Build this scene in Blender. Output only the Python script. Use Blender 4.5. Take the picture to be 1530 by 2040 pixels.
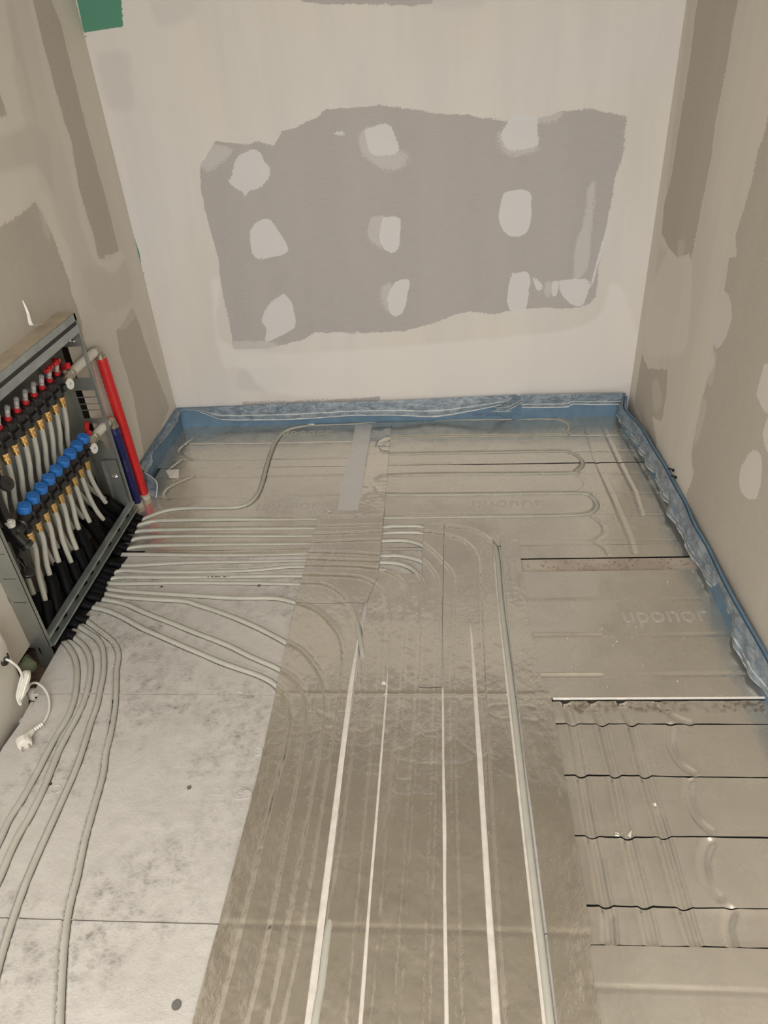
import bpy, bmesh, math, random
import numpy as np
from mathutils import Vector, Matrix
random.seed(7); RNG = np.random.RandomState(11)
S = bpy.context.scene
for o in list(bpy.data.objects): bpy.data.objects.remove(o)
COL = S.collection

# ------------------------------------------------------------------ camera, light, exposure
FPX = 1417.15; CAM = (1.21195, -2.92535, 1.48); ROT = (0.975270, 0.0605754, 0.0564963)
cam = bpy.data.cameras.new('camera'); camo = bpy.data.objects.new('camera', cam); COL.objects.link(camo)
camo.location = CAM; camo.rotation_euler = ROT
cam.sensor_fit = 'HORIZONTAL'; cam.sensor_width = 36; cam.lens = FPX / 1530 * 36; cam.clip_start = 0.02
S.camera = camo
S.view_settings.view_transform = 'Standard'; S.view_settings.look = 'None'
S.view_settings.gamma = 1; S.view_settings.use_curve_mapping = False; S.view_settings.exposure = 0.15
world = bpy.data.worlds.new('world'); S.world = world; world.use_nodes = True
world.node_tree.nodes['Background'].inputs[0].default_value = (0.85, 0.93, 1.0, 1)
world.node_tree.nodes['Background'].inputs[1].default_value = 1.0
def area(name, loc, rot, sx, sy, e, col):
    l = bpy.data.lights.new(name, 'AREA'); l.shape = 'RECTANGLE'; l.size = sx; l.size_y = sy; l.energy = e; l.color = col
    o = bpy.data.objects.new(name, l); o.location = loc; o.rotation_euler = rot; COL.objects.link(o); return o
area('window_daylight', (1.0, -4.62, 1.45), (math.radians(90), 0, 0), 1.7, 1.7, 46, (0.97, 0.975, 1.0))
area('ceiling_fill_light', (1.0, -3.95, 2.44), (0, 0, 0), 1.7, 1.3, 52, (1.0, 0.965, 0.92))  # added fill below the ceiling to lift side walls and foil; no fixture there

# ------------------------------------------------------------------ pixel <-> place
RM = np.array(Matrix.Rotation(ROT[2], 3, 'Z') @ Matrix.Rotation(ROT[1], 3, 'Y') @ Matrix.Rotation(ROT[0], 3, 'X'))
def ray(px, py, val, ax):
    d = RM @ np.array([(px - 765) / FPX, (1020 - py) / FPX, -1.0]); C = np.array(CAM)
    return C + (val - C[ax]) / d[ax] * d
def F(px, py, z=0.0): return ray(px, py, z, 2)
W = 2.0435
def FP(pts, z=0.0): return [tuple(F(x, y, z)) for x, y in pts]

# ------------------------------------------------------------------ numpy noise and distance helpers
def vnoise(x, y, s, seed=0):
    r = np.random.RandomState(seed).rand(64, 64); x = np.asarray(x) * s; y = np.asarray(y) * s
    xi = np.floor(x).astype(int); yi = np.floor(y).astype(int); fx = x - xi; fy = y - yi
    fx = fx * fx * (3 - 2 * fx); fy = fy * fy * (3 - 2 * fy); g = lambda a, b: r[a % 64, b % 64]
    return (g(xi, yi) * (1 - fx) + g(xi + 1, yi) * fx) * (1 - fy) + (g(xi, yi + 1) * (1 - fx) + g(xi + 1, yi + 1) * fx) * fy - .5
def segd(X, Y, a, b):
    ax, ay = a; bx, by = b; dx, dy = bx - ax, by - ay; L = dx * dx + dy * dy + 1e-12
    t = np.clip(((X - ax) * dx + (Y - ay) * dy) / L, 0, 1)
    return np.hypot(X - ax - t * dx, Y - ay - t * dy)
def polyd(X, Y, pts, R=.03):
    D = np.full(X.shape, 1.0)
    for a, b in zip(pts[:-1], pts[1:]):
        m = (X > min(a[0], b[0]) - R) & (X < max(a[0], b[0]) + R) & (Y > min(a[1], b[1]) - R) & (Y < max(a[1], b[1]) + R)
        if m.any(): D[m] = np.minimum(D[m], segd(X[m], Y[m], a[:2], b[:2]))
    return D
def sdf(X, Y, poly):
    D = np.full(X.shape, 9.0); ins = np.zeros(X.shape, bool); n = len(poly)
    for i in range(n):
        a = poly[i]; b = poly[(i + 1) % n]; D = np.minimum(D, segd(X, Y, a, b))
        c = ((a[1] > Y) != (b[1] > Y)) & (X < (b[0] - a[0]) * (Y - a[1]) / ((b[1] - a[1]) or 1e-9) + a[0]); ins ^= c
    return np.where(ins, D, -D)
def smooth(pts, n=6, closed=False):
    P = [np.array(p, float) for p in pts]; out = []; N = len(P)
    for i in range(N - 1):
        p0 = P[max(i - 1, 0)]; p1 = P[i]; p2 = P[i + 1]; p3 = P[min(i + 2, N - 1)]
        for k in range(n):
            t = k / n
            out.append(.5 * ((2 * p1) + (-p0 + p2) * t + (2 * p0 - 5 * p1 + 4 * p2 - p3) * t * t + (-p0 + 3 * p1 - 3 * p2 + p3) * t ** 3))
    out.append(P[-1]); return out

# ------------------------------------------------------------------ materials
def newmat(name):
    m = bpy.data.materials.new(name); m.use_nodes = True; nt = m.node_tree
    return m, nt, nt.nodes, nt.links, nt.nodes['Principled BSDF']
def nd(nt, t, **k):
    n = nt.nodes.new(t)
    for a, v in k.items():
        if a.startswith('i_'): n.inputs[a[2:]].default_value = v
        else: setattr(n, a, v)
    return n
def noise(nt, scale, detail=3, rough=.55, vec=None):
    n = nd(nt, 'ShaderNodeTexNoise'); n.inputs['Scale'].default_value = scale; n.inputs['Detail'].default_value = detail; n.inputs['Roughness'].default_value = rough
    if vec is not None: nt.links.new(vec, n.inputs['Vector'])
    return n.outputs['Fac']
def objco(nt, scale=(1, 1, 1)):
    t = nd(nt, 'ShaderNodeTexCoord'); m = nd(nt, 'ShaderNodeMapping'); m.inputs['Scale'].default_value = scale
    nt.links.new(t.outputs['Object'], m.inputs[0]); return m.outputs[0]
def mth(nt, op, a, b=None):
    n = nd(nt, 'ShaderNodeMath', operation=op)
    for i, v in enumerate((a, b)):
        if v is None: continue
        if isinstance(v, (int, float)): n.inputs[i].default_value = v
        else: nt.links.new(v, n.inputs[i])
    return n.outputs[0]
def rng(nt, v, a, b, c=0, d=1):
    n = nd(nt, 'ShaderNodeMapRange'); nt.links.new(v, n.inputs[0])
    for i, q in enumerate((a, b, c, d)): n.inputs[i + 1].default_value = q
    return n.outputs[0]
def mixc(nt, f, a, b):
    n = nd(nt, 'ShaderNodeMix', data_type='RGBA')
    if isinstance(f, (int, float)): n.inputs[0].default_value = f
    else: nt.links.new(f, n.inputs[0])
    for i, v in ((6, a), (7, b)):
        if isinstance(v, tuple): n.inputs[i].default_value = (*v, 1)
        else: nt.links.new(v, n.inputs[i])
    return n.outputs[2]
def bump(nt, h, strength, dist, bsdf):
    n = nd(nt, 'ShaderNodeBump'); n.inputs['Strength'].default_value = strength; n.inputs['Distance'].default_value = dist
    nt.links.new(h, n.inputs['Height']); nt.links.new(n.outputs[0], bsdf.inputs['Normal']); return n
def plain(name, col, rough=.5, metal=0, var=.12, scale=30, bmp=0, trans=0, spec=.5, ior=1.45):
    m, nt, N, L, b = newmat(name)
    v = noise(nt, scale, 3, .6, objco(nt))
    L.new(mixc(nt, rng(nt, v, .3, .7), tuple(c * (1 - var) for c in col), tuple(min(1, c * (1 + var)) for c in col)), b.inputs['Base Color'])
    b.inputs['Roughness'].default_value = rough; b.inputs['Metallic'].default_value = metal
    b.inputs['Specular IOR Level'].default_value = spec
    if trans: b.inputs['Transmission Weight'].default_value = trans; b.inputs['IOR'].default_value = ior
    if bmp: bump(nt, noise(nt, scale * 3, 3, .6, objco(nt)), 1, bmp, b)
    return m
def wallmat(name, plaster, board, warm, streak):
    """attributes: sd_board / sd_smear / sd_patch / sd_green = signed distance in metres to each trowelled outline"""
    m, nt, N, L, b = newmat(name); co = objco(nt)
    n1 = noise(nt, 22, 4, .65, co); n2 = noise(nt, 140, 3, .6, co); n3 = noise(nt, 1.6, 2, .5, co); n4 = noise(nt, 7, 3, .6, objco(nt, streak))
    dry = rng(nt, noise(nt, 5, 2, .5, co), .46, .62, .6, 3.2)
    def edge(att, a1, a2, soft):
        a = nd(nt, 'ShaderNodeAttribute', attribute_name=att).outputs['Fac']
        s = mth(nt, 'ADD', a, mth(nt, 'MULTIPLY', mth(nt, 'SUBTRACT', n1, .5), a1)); s = mth(nt, 'ADD', s, mth(nt, 'MULTIPLY', mth(nt, 'MULTIPLY', mth(nt, 'SUBTRACT', n2, .5), a2), dry))
        return rng(nt, s, -soft, soft)
    pl = mixc(nt, rng(nt, n3, .35, .65), plaster, warm)
    pl = mixc(nt, rng(nt, n4, .42, .62, 0, .35), pl, tuple(c * .86 for c in plaster))
    fib = noise(nt, 60, 4, .7, objco(nt, (.35, .35, 6)))
    bd = mixc(nt, rng(nt, fib, .3, .7), tuple(c * .93 for c in board), tuple(c * 1.06 for c in board))
    bd = mixc(nt, rng(nt, n4, .4, .7, 0, .25), bd, tuple(c * 1.18 for c in board))
    c = mixc(nt, mth(nt, 'MULTIPLY', edge('sd_smear', .03, .008, .012), .55), pl, tuple(p * .55 + q * .45 for p, q in zip(plaster, board)))
    c = mixc(nt, mth(nt, 'MULTIPLY', edge('sd_light', .02, .006, .010), .6), c, tuple(min(1, p * 1.10) for p in plaster))
    c = mixc(nt, edge('sd_board', .022, .014, .0012), c, bd)
    c = mixc(nt, mth(nt, 'MULTIPLY', edge('sd_patch', .016, .009, .0012), .93), c, (plaster[0] * .97, plaster[1] * 1.0, plaster[2] * 1.03))
    c = mixc(nt, mth(nt, 'MULTIPLY', edge('sd_thin', .014, .03, .004), .45), c, plaster)
    c = mixc(nt, edge('sd_green', .004, .006, .001), c, (.09, .25, .17))
    L.new(c, b.inputs['Base Color']); b.inputs['Roughness'].default_value = .85; b.inputs['Specular IOR Level'].default_value = .25
    bump(nt, mth(nt, 'ADD', n1, mth(nt, 'MULTIPLY', n2, .25)), .5, .0012, b)
    return m
def foilmat(name, col, rough, w1, w2, w3=0, dirt=.3, metal=1.0, streak=(1, 1, 1)):
    m, nt, N, L, b = newmat(name); co = objco(nt)
    n1 = noise(nt, 9, 4, .6, co); n2 = noise(nt, 60, 3, .6, objco(nt, streak)); n3 = noise(nt, 420, 2, .5, co)
    c = mixc(nt, rng(nt, n1, .3, .7), tuple(v * .95 for v in col), tuple(min(1, v * 1.04) for v in col))
    sp = rng(nt, n3, .73, .77); c = mixc(nt, mth(nt, 'MULTIPLY', sp, dirt), c, (.09, .08, .06))
    L.new(c, b.inputs['Base Color']); b.inputs['Metallic'].default_value = metal
    L.new(mth(nt, 'ADD', rng(nt, n1, .35, .7, -.05, .09), rough), b.inputs['Roughness'])
    h = mth(nt, 'ADD', mth(nt, 'MULTIPLY', n2, w1), mth(nt, 'MULTIPLY', noise(nt, 4, 2, .5, co), w2))
    if w3: h = mth(nt, 'ADD', h, mth(nt, 'MULTIPLY', mth(nt, 'MULTIPLY', noise(nt, 130, 3, .6, objco(nt, (1, .7, 1))), rng(nt, noise(nt, 5, 2, .5, co), .42, .62, .15, 1)), w3))
    bump(nt, h, 1, 1, b)
    return m
def scuffmat():
    m, nt, N, L, b = newmat('laminated insulation board'); co = objco(nt)
    big = noise(nt, 3.2, 3, .55, co); mid = noise(nt, 26, 4, .7, co); fine = noise(nt, 150, 3, .6, objco(nt, (1, 2.2, 1)))
    vo = nd(nt, 'ShaderNodeTexVoronoi', feature='DISTANCE_TO_EDGE'); vo.inputs['Scale'].default_value = 48; L.new(objco(nt, (1, 1.6, 1)), vo.inputs['Vector'])
    cell = rng(nt, vo.outputs[0], .06, .2)
    zone = rng(nt, big, .40, .56); smud = mth(nt, 'MULTIPLY', zone, rng(nt, mid, .44, .66))
    smud = mth(nt, 'MULTIPLY', smud, mth(nt, 'ADD', mth(nt, 'MULTIPLY', cell, .5), .5))
    c = mixc(nt, mth(nt, 'MULTIPLY', smud, .75), (.565, .54, .505), (.17, .16, .14))
    c = mixc(nt, rng(nt, noise(nt, 7, 4, .65, co), .42, .68, 0, .45), c, (.45, .43, .40))
    c = mixc(nt, rng(nt, fine, .52, .72, 0, .4), c, (.43, .41, .385))
    sp = rng(nt, noise(nt, 260, 1, .5, co), .76, .79); c = mixc(nt, mth(nt, 'MULTIPLY', sp, .7), c, (.1, .09, .08))
    L.new(c, b.inputs['Base Color']); b.inputs['Roughness'].default_value = .42; b.inputs['Metallic'].default_value = .15
    bump(nt, mth(nt, 'ADD', mth(nt, 'MULTIPLY', mid, .0024), mth(nt, 'MULTIPLY', fine, .0004)), 1, 1, b)
    return m
def dustmat():
    m, nt, N, L, b = newmat('dusty bare board'); co = objco(nt)
    a = noise(nt, 90, 4, .7, co); q = noise(nt, 6, 2, .5, co)
    c = mixc(nt, rng(nt, q, .4, .6), (.40, .33, .27), (.50, .45, .38)); c = mixc(nt, rng(nt, a, .56, .66, 0, .8), c, (.13, .09, .065))
    L.new(c, b.inputs['Base Color']); b.inputs['Roughness'].default_value = .8; bump(nt, a, 1, .001, b); return m

def rustmat():
    m, nt, N, L, b = newmat('rusty dust'); co = objco(nt)
    a = noise(nt, 110, 4, .75, objco(nt, (.6, 1, 1))); q = noise(nt, 5, 2, .5, co)
    L.new(mixc(nt, a, (.22, .15, .10), (.12, .08, .05)), b.inputs['Base Color']); b.inputs['Roughness'].default_value = .9
    L.new(mth(nt, 'MULTIPLY', rng(nt, a, .50, .60), rng(nt, q, .35, .6)), b.inputs['Alpha']); return m
M = {}
M['rust'] = rustmat()
M['wall'] = wallmat('jointed plasterboard back', (.645, .62, .595), (.415, .388, .372), (.65, .61, .55), (1, 1, .15))
M['wallside'] = wallmat('jointed plasterboard side', (.67, .63, .565), (.485, .442, .382), (.69, .64, .56), (1, 1, .12))
M['ceil'] = plain('grey ceiling board', (.54, .495, .41), .9, scale=4)
M['foil'] = foilmat('aluminium heat foil', (.72, .685, .615), .25, .0005, .003, metal=.82)
M['tape'] = foilmat('wrinkled aluminium tape', (.745, .705, .63), .13, .0010, .004, .0010, dirt=.2, metal=.9, streak=(1, .6, 1))
M['tape_reflection'] = foilmat('aluminium tape with painted reflection', (.66, .645, .63), .36, .0005, .002, dirt=.05, metal=.35)  # white wall's reflection put into the colour: paler, less metallic
M['board'] = scuffmat()
M['emboss'] = plain('embossed foil lettering', (.62, .59, .54), .5, metal=.55, var=.05)
M['dust'] = dustmat()
M['strip'] = plain('cream masking strip', (.62, .575, .51), .7, scale=40, var=.1)
M['core'] = plain('grey foam core', (.13, .125, .115), .9, scale=60)
M['subfloor'] = plain('dusty brown subfloor', (.16, .115, .085), .95, scale=35, var=.45, bmp=.003)
M['pex'] = plain('white plastic pipe', (.43, .42, .365), .36, var=.06, scale=20, bmp=.00015)
M['pexcab'] = plain('bright plastic pipe', (.64, .62, .55), .32, var=.05, scale=20)
M['ink'] = plain('black ink', (.03, .028, .025), .6)
M['greyline'] = plain('grey pipe line', (.25, .26, .30), .5)
M['sleeve'] = plain('black sleeve plastic', (.003, .003, .0035), .6, var=.2, spec=.12)
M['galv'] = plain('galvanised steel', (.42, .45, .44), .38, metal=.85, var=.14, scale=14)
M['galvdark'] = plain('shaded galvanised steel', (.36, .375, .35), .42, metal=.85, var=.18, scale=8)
M['slotgrey'] = plain('dark slot shade and gland plastic', (.03, .03, .03), .7)  # near-black painted in for the shade inside slots and gaps; also colours the gland
M['chip'] = plain('cardboard cover', (.42, .35, .26), .85, var=.12, scale=18)
M['blackpl'] = plain('black moulded plastic', (.018, .016, .016), .38, var=.25, scale=20)
M['brass'] = plain('brass', (.72, .48, .20), .16, metal=1, var=.1)
M['nickel'] = plain('dull nickel', (.46, .41, .33), .34, metal=.8, var=.12)
M['chrome'] = plain('chrome', (.75, .72, .68), .12, metal=1, var=.05)
M['blue'] = plain('blue plastic cap', (.016, .13, .42), .42, var=.1)
M['red'] = plain('red plastic', (.48, .012, .016), .35, var=.1)
M['redcon'] = plain('red conduit', (.55, .018, .018), .34, var=.08)
M['navycon'] = plain('navy conduit', (.010, .014, .11), .36, var=.1)
M['glass'] = plain('clear tube', (.85, .85, .85), .08, trans=.85)
M['white'] = plain('white plastic', (.66, .63, .56), .4, var=.04)
M['dial'] = plain('white dial', (.72, .70, .66), .4, var=.03)
M['foam'] = plain('blue edge foam', (.115, .20, .285), .55, var=.14, scale=18, bmp=.0006)
M['rag'] = plain('green rag', (.30, .34, .22), .9, var=.2)
M['paper'] = plain('white paper', (.72, .68, .62), .6, var=.04)
M['gypsum'] = plain('bare gypsum backing', (.42, .35, .29), .9, scale=10)
def filmmat():
    m, nt, N, L, b = newmat('clear blue film'); co = objco(nt)
    n = noise(nt, 22, 4, .7, objco(nt, (1, 1, 2.5)))
    L.new(mixc(nt, rng(nt, n, .42, .75), (.15, .20, .25), (.40, .46, .50)), b.inputs['Base Color'])
    b.inputs['Roughness'].default_value = .22; b.inputs['Transmission Weight'].default_value = .12; b.inputs['Alpha'].default_value = .9
    bump(nt, noise(nt, 45, 4, .7, co), 1, .004, b); return m
M['film'] = filmmat()
M['filmline'] = plain('white film stripe', (.52, .55, .55), .4, var=.1, scale=60)

# ------------------------------------------------------------------ mesh helpers
def link(name, me, mats, parent=None):
    o = bpy.data.objects.new(name, me); COL.objects.link(o)
    for m in (mats if isinstance(mats, (list, tuple)) else [mats]): me.materials.append(M[m] if isinstance(m, str) else m)
    if parent: o.parent = parent; o.matrix_parent_inverse = Matrix.Translation(-Vector(parent.location)) if parent.type == 'EMPTY' else Matrix()
    return o
def thing(name, loc, label, cat, group=None):
    o = bpy.data.objects.new(name, None); COL.objects.link(o); o.location = loc; o.empty_display_size = .05; o['label'] = label; o['category'] = cat
    if group: o['group'] = group
    return o
def tag(o, label, cat, group=None, kind=None):
    o['label'] = label; o['category'] = cat
    if group: o['group'] = group
    if kind: o['kind'] = kind
    return o
def struct(o): o['kind'] = 'structure'; o['label'] = o.name.replace('_', ' '); return o
class MB:
    def __init__(s): s.v = []; s.f = []; s.m = []
    def add(s, V, Fs, mi=0):
        n = len(s.v); s.v += [tuple(map(float, p)) for p in V]; s.f += [tuple(n + i for i in f) for f in Fs]; s.m += [mi] * len(Fs); return s
    def box(s, a, b, mi=0):
        x0, x1 = sorted((a[0], b[0])); y0, y1 = sorted((a[1], b[1])); z0, z1 = sorted((a[2], b[2]))
        V = [(x, y, z) for z in (z0, z1) for x, y in ((x0, y0), (x1, y0), (x1, y1), (x0, y1))]
        return s.add(V, [(3, 2, 1, 0), (4, 5, 6, 7), (0, 1, 5, 4), (1, 2, 6, 5), (2, 3, 7, 6), (3, 0, 4, 7)], mi)
    def lathe(s, base, axis, prof, n=20, mi=0):
        base = Vector(base); ax = Vector(axis).normalized(); u = ax.orthogonal().normalized(); w = ax.cross(u); V = []; Fs = []
        for h, r in prof:
            for k in range(n):
                a = 2 * math.pi * k / n; V.append(base + ax * h + (u * math.cos(a) + w * math.sin(a)) * r)
        for i in range(len(prof) - 1):
            for k in range(n): Fs.append((i * n + k, i * n + (k + 1) % n, (i + 1) * n + (k + 1) % n, (i + 1) * n + k))
        Fs.append(tuple(reversed(range(n)))); Fs.append(tuple((len(prof) - 1) * n + k for k in range(n)))
        return s.add(V, Fs, mi)
    def cyl(s, a, b, r, n=16, mi=0, r2=None):
        d = Vector(b) - Vector(a); return s.lathe(a, d, [(0, r), (d.length, r if r2 is None else r2)], n, mi)
    def tube(s, pts, r, n=12, mi=0, ripple=None, cap=True):
        P = [Vector(p) for p in pts]; V = []; Fs = []; up = None
        for i, p in enumerate(P):
            t = (P[min(i + 1, len(P) - 1)] - P[max(i - 1, 0)]).normalized()
            if up is None: up = t.orthogonal().normalized()
            up = (up - t * up.dot(t)).normalized(); w = t.cross(up); rr = (r[i] if isinstance(r, list) else r) * (1 if not ripple else ripple(i))
            for k in range(n):
                a = 2 * math.pi * k / n; V.append(p + (up * math.cos(a) + w * math.sin(a)) * rr)
        for i in range(len(P) - 1):
            for k in range(n): Fs.append((i * n + k, i * n + (k + 1) % n, (i + 1) * n + (k + 1) % n, (i + 1) * n + k))
        if cap: Fs.append(tuple(reversed(range(n)))); Fs.append(tuple((len(P) - 1) * n + k for k in range(n)))
        return s.add(V, Fs, mi)
    def prism(s, poly, d, mi=0):
        n = len(poly); d = Vector(d); V = [Vector(p) for p in poly] + [Vector(p) + d for p in poly]
        return s.add(V, [tuple(range(n)), tuple(reversed(range(n, 2 * n)))] + [(i, (i + 1) % n + 0, (i + 1) % n + n, i + n) for i in range(n)], mi)
    def build(s, name, mats, parent=None, smoothed=True, bev=0, angle=35):
        me = bpy.data.meshes.new(name); me.from_pydata(s.v, [], s.f); me.update()
        bm = bmesh.new(); bm.from_mesh(me); bmesh.ops.recalc_face_normals(bm, faces=bm.faces); bm.to_mesh(me); bm.free()
        for p, mi in zip(me.polygons, s.m): p.material_index = mi
        if smoothed: me.polygons.foreach_set('use_smooth', [True] * len(me.polygons)); me.set_sharp_from_angle(angle=math.radians(angle))
        o = link(name, me, mats, parent)
        if bev:
            b = o.modifiers.new('bevel', 'BEVEL'); b.width = bev; b.segments = 2; b.limit_method = 'ANGLE'
        return o
def gridmesh(name, X, Y, Z, mats, parent=None, attrs=None, keep=None, matidx=None, thick=0, smoothed=True):
    nu, nv = X.shape; V = np.stack([X, Y, Z], -1).reshape(-1, 3).astype(np.float32)
    I = np.arange(nu * nv).reshape(nu, nv); Q = np.stack([I[:-1, :-1], I[1:, :-1], I[1:, 1:], I[:-1, 1:]], -1).reshape(-1, 4)
    mi = None if matidx is None else matidx.reshape(-1)
    if keep is not None: k = keep.reshape(-1); Q = Q[k]; mi = None if mi is None else mi[k]
    me = bpy.data.meshes.new(name); me.vertices.add(len(V)); me.vertices.foreach_set('co', V.ravel())
    me.loops.add(Q.size); me.loops.foreach_set('vertex_index', Q.ravel().astype(np.int32))
    me.polygons.add(len(Q)); me.polygons.foreach_set('loop_start', np.arange(0, Q.size, 4, dtype=np.int32)); me.polygons.foreach_set('loop_total', np.full(len(Q), 4, np.int32))
    if mi is not None: me.polygons.foreach_set('material_index', mi.astype(np.int32))
    if smoothed: me.polygons.foreach_set('use_smooth', np.ones(len(Q), bool))
    me.update(calc_edges=True); me.validate()
    for k, a in (attrs or {}).items():
        at = me.attributes.new(k, 'FLOAT', 'POINT'); at.data.foreach_set('value', a.reshape(-1).astype(np.float32))
    o = link(name, me, mats, parent)
    if thick: s = o.modifiers.new('thickness', 'SOLIDIFY'); s.thickness = thick; s.offset = -1
    return o

# ------------------------------------------------------------------ walls (outlines trowelled on the board, traced onto each wall plane)
def C(pts, k, ox, oy): return [(ox + x / k, oy + y / k) for x, y in pts]
def onwall(pts, ax, val):
    out = []
    for x, y in pts:
        p = ray(x, y, val, ax); out.append((p[0], p[2]) if ax == 1 else (p[1], p[2]))
    return out
H0, H1 = -.06, 2.47
def wall(name, mat, ax, val, us, layers, holes=()):
    zs = np.concatenate([np.arange(H0, 1.8, .0078), np.arange(1.8, H1, .05), [H1]]); U, Zz = np.meshgrid(us, zs, indexing='ij')
    att = {}
    for key in ('sd_board', 'sd_smear', 'sd_light', 'sd_patch', 'sd_thin', 'sd_green'):
        D = np.full(U.shape, -1.0)
        for kind, poly in layers:
            if kind == key: D = np.maximum(D, sdf(U, Zz, poly))
        att[key] = D
    keep = np.ones((U.shape[0] - 1, U.shape[1] - 1), bool); uc = (U[:-1, :-1] + U[1:, 1:]) / 2; zc = (Zz[:-1, :-1] + Zz[1:, 1:]) / 2
    for a, b, c, d in holes: keep &= ~((uc > a) & (uc < b) & (zc > c) & (zc < d))
    V = np.full(U.shape, val)
    o = gridmesh(name, U if ax == 1 else V, V if ax == 1 else U, Zz, mat, None, att, keep, thick=.0)
    return struct(o)
k8 = 1 / .588
bw = []
def add(kind, pts, ax, val, k=1, ox=0, oy=0, L=bw):
    w = onwall(C(pts, k, ox, oy), ax, val)
    if kind in ('sd_patch', 'sd_thin', 'sd_smear', 'sd_light'): w = [tuple(p) for p in smooth(w + [w[0]], 4)][:-1]
    L.append((kind, w))
add('sd_board', [(85,172),(150,178),(200,182),(230,172),(280,187),(310,140),(370,120),(430,90),(460,62),(540,62),(640,50),(760,65),(840,80),(940,85),(1060,103),(1180,95),(1260,72),(1360,62),(1478,90),(1470,200),(1440,300),(1420,400),(1390,560),(1370,700),(1350,725),(1290,740),(1200,735),(1130,740),(1010,760),(950,748),(890,762),(820,790),(720,815),(600,822),(420,820),(380,845),(260,875),(145,878),(130,780),(110,700),(90,560),(55,430),(35,340),(32,250)], 1, 0, k8, 380, 180)
for pp in ([(205,198),(232,208),(250,240),(266,265),(262,300),(235,330),(200,340),(182,362),(175,345),(132,315),(140,285),(155,230),(190,208)],
           [(590,135),(650,112),(680,125),(695,160),(705,195),(690,215),(650,222),(610,215),(596,180)],
           [(1050,150),(1075,105),(1090,90),(1170,88),(1175,140),(1178,180),(1150,195),(1090,205),(1060,185)],
           [(245,436),(270,440),(300,480),(330,540),(300,560),(220,568),(200,500),(210,460)],
           [(650,430),(705,430),(710,470),(705,530),(680,550),(650,530),(640,490)],
           [(1060,350),(1100,337),(1148,345),(1154,400),(1145,475),(1100,498),(1060,475),(1043,420)],
           [(315,688),(345,725),(355,790),(340,812),(255,852),(258,810),(240,775),(270,720)],
           [(690,650),(737,640),(735,690),(720,750),(690,765),(670,740),(670,690)],
           [(1090,620),(1130,614),(1150,635),(1145,690),(1130,750),(1085,750),(1072,700),(1080,650)],
           [(1250,645),(1310,640),(1350,650),(1330,725),(1290,725),(1255,690)],
           [(1225,645),(1245,650),(1240,695),(1222,690)], [(1160,630),(1192,662),(1178,680),(1165,660)], [(487,140),(518,140),(518,150),(487,151)],
           [(1412,450),(1420,450),(1368,640),(1356,650)]):
    add('sd_patch', pp, 1, 0, k8, 380, 180)
for pp in ([(570,150),(610,125),(695,195),(738,220),(720,255),(690,272),(650,265),(600,235),(575,200)], [(610,430),(660,432),(650,530),(600,495)], [(1040,155),(1060,140),(1175,190),(1183,195),(1150,212),(1090,224),(1050,195)],
           [(240,240),(268,265),(262,300),(235,330),(225,300)], [(648,665),(680,655),(675,745),(655,735),(644,700)], [(30,250),(60,185),(140,200),(110,240),(60,275)],
           [(1345,330),(1370,315),(1358,470),(1345,600),(1300,635),(1305,520),(1330,450)], [(145,850),(250,850),(300,862),(240,880),(145,880)], [(1185,90),(1260,75),(1230,105),(1180,110)], [(1200,650),(1225,650),(1215,700),(1200,690)]):
    add('sd_thin', pp, 1, 0, k8, 380, 180)
add('sd_board', [(175,1056),(175,1074),(400,1074),(640,1056),(640,1038),(520,1045),(420,1050)], 1, 0, k8, 380, 180)
add('sd_board', [(588,-30),(860,-30),(862,6),(820,12),(760,9),(640,8),(600,2)], 1, 0)
add('sd_smear', [(860,-30),(980,-30),(960,12),(900,18),(862,10)], 1, 0)
add('sd_smear', [(165,945),(345,940),(300,1012),(165,1012)], 1, 0, k8, 380, 180)
add('sd_smear', [(300,0),(380,0),(385,30),(330,55),(305,30)], 1, 0)
add('sd_smear', [(190,105),(252,103),(262,150),(268,210),(215,212)], 1, 0)
add('sd_light', [(420,560),(440,560),(480,700),(1000,672),(1180,640),(1220,560),(1260,640),(1240,770),(600,790),(490,735),(440,720)], 1, 0)
bw.append(('sd_board', [(.28, 1.72), (.6, 1.69), (1.0, 1.71), (1.5, 1.75), (1.9, 1.72), (1.92, 2.5), (.3, 2.5)]))
add('sd_green', [(140,-60),(236,-60),(246,53),(167,65)], 1, 0)
for pp in ([(635,655),(645,670),(672,815),(665,818)], [(704,965),(712,975),(724,1015),(716,1018)], [(735,1050),(742,1075),(757,1138),(752,1140)], [(786,1275),(800,1310),(850,1500),(885,1600),(906,1718),(898,1718),(870,1620),(835,1500)], [(905,1725),(912,1725),(935,1830),(928,1830)], [(545,215),(552,238),(535,242)], [(938,1885),(944,1890),(950,1935),(945,1935)]):
    add('sd_green', pp, 1, 0, 3.1875, 0, 0)
wall('wall_back', 'wall', 1, 0.0, np.linspace(-.004, W + .004, 262), bw)
lw = []
def la(kind, pts, k=3.1875, ox=0, oy=0): add(kind, pts, 0, 0, k, ox, oy, lw)
la('sd_board', [(195,-60),(310,-60),(325,0),(390,160),(430,330),(520,700),(600,1000),(680,1280),(755,1590),(740,1605),(665,1625),(660,1645),(625,1635),(590,1480),(540,1330),(500,1180),(455,900),(400,740),(330,480),(270,260)])
la('sd_board', [(-900,1800),(0,1445),(100,1380),(225,1283),(260,1340),(330,1480),(400,1680),(440,1780),(450,1850),(490,1960),(515,2040),(525,2120),(590,2330),(640,2540),(720,2800),(800,2960),(800,5000),(-1500,5000)])
la('sd_board', [(-300,400),(0,585),(45,730),(0,740),(-300,800)])
la('sd_board', [(264,610),(281,656),(301,717),(320,766),(338,812),(290,925),(284,890),(272,825),(265,788),(252,745),(238,701),(232,660),(248,640)], 1)
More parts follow.
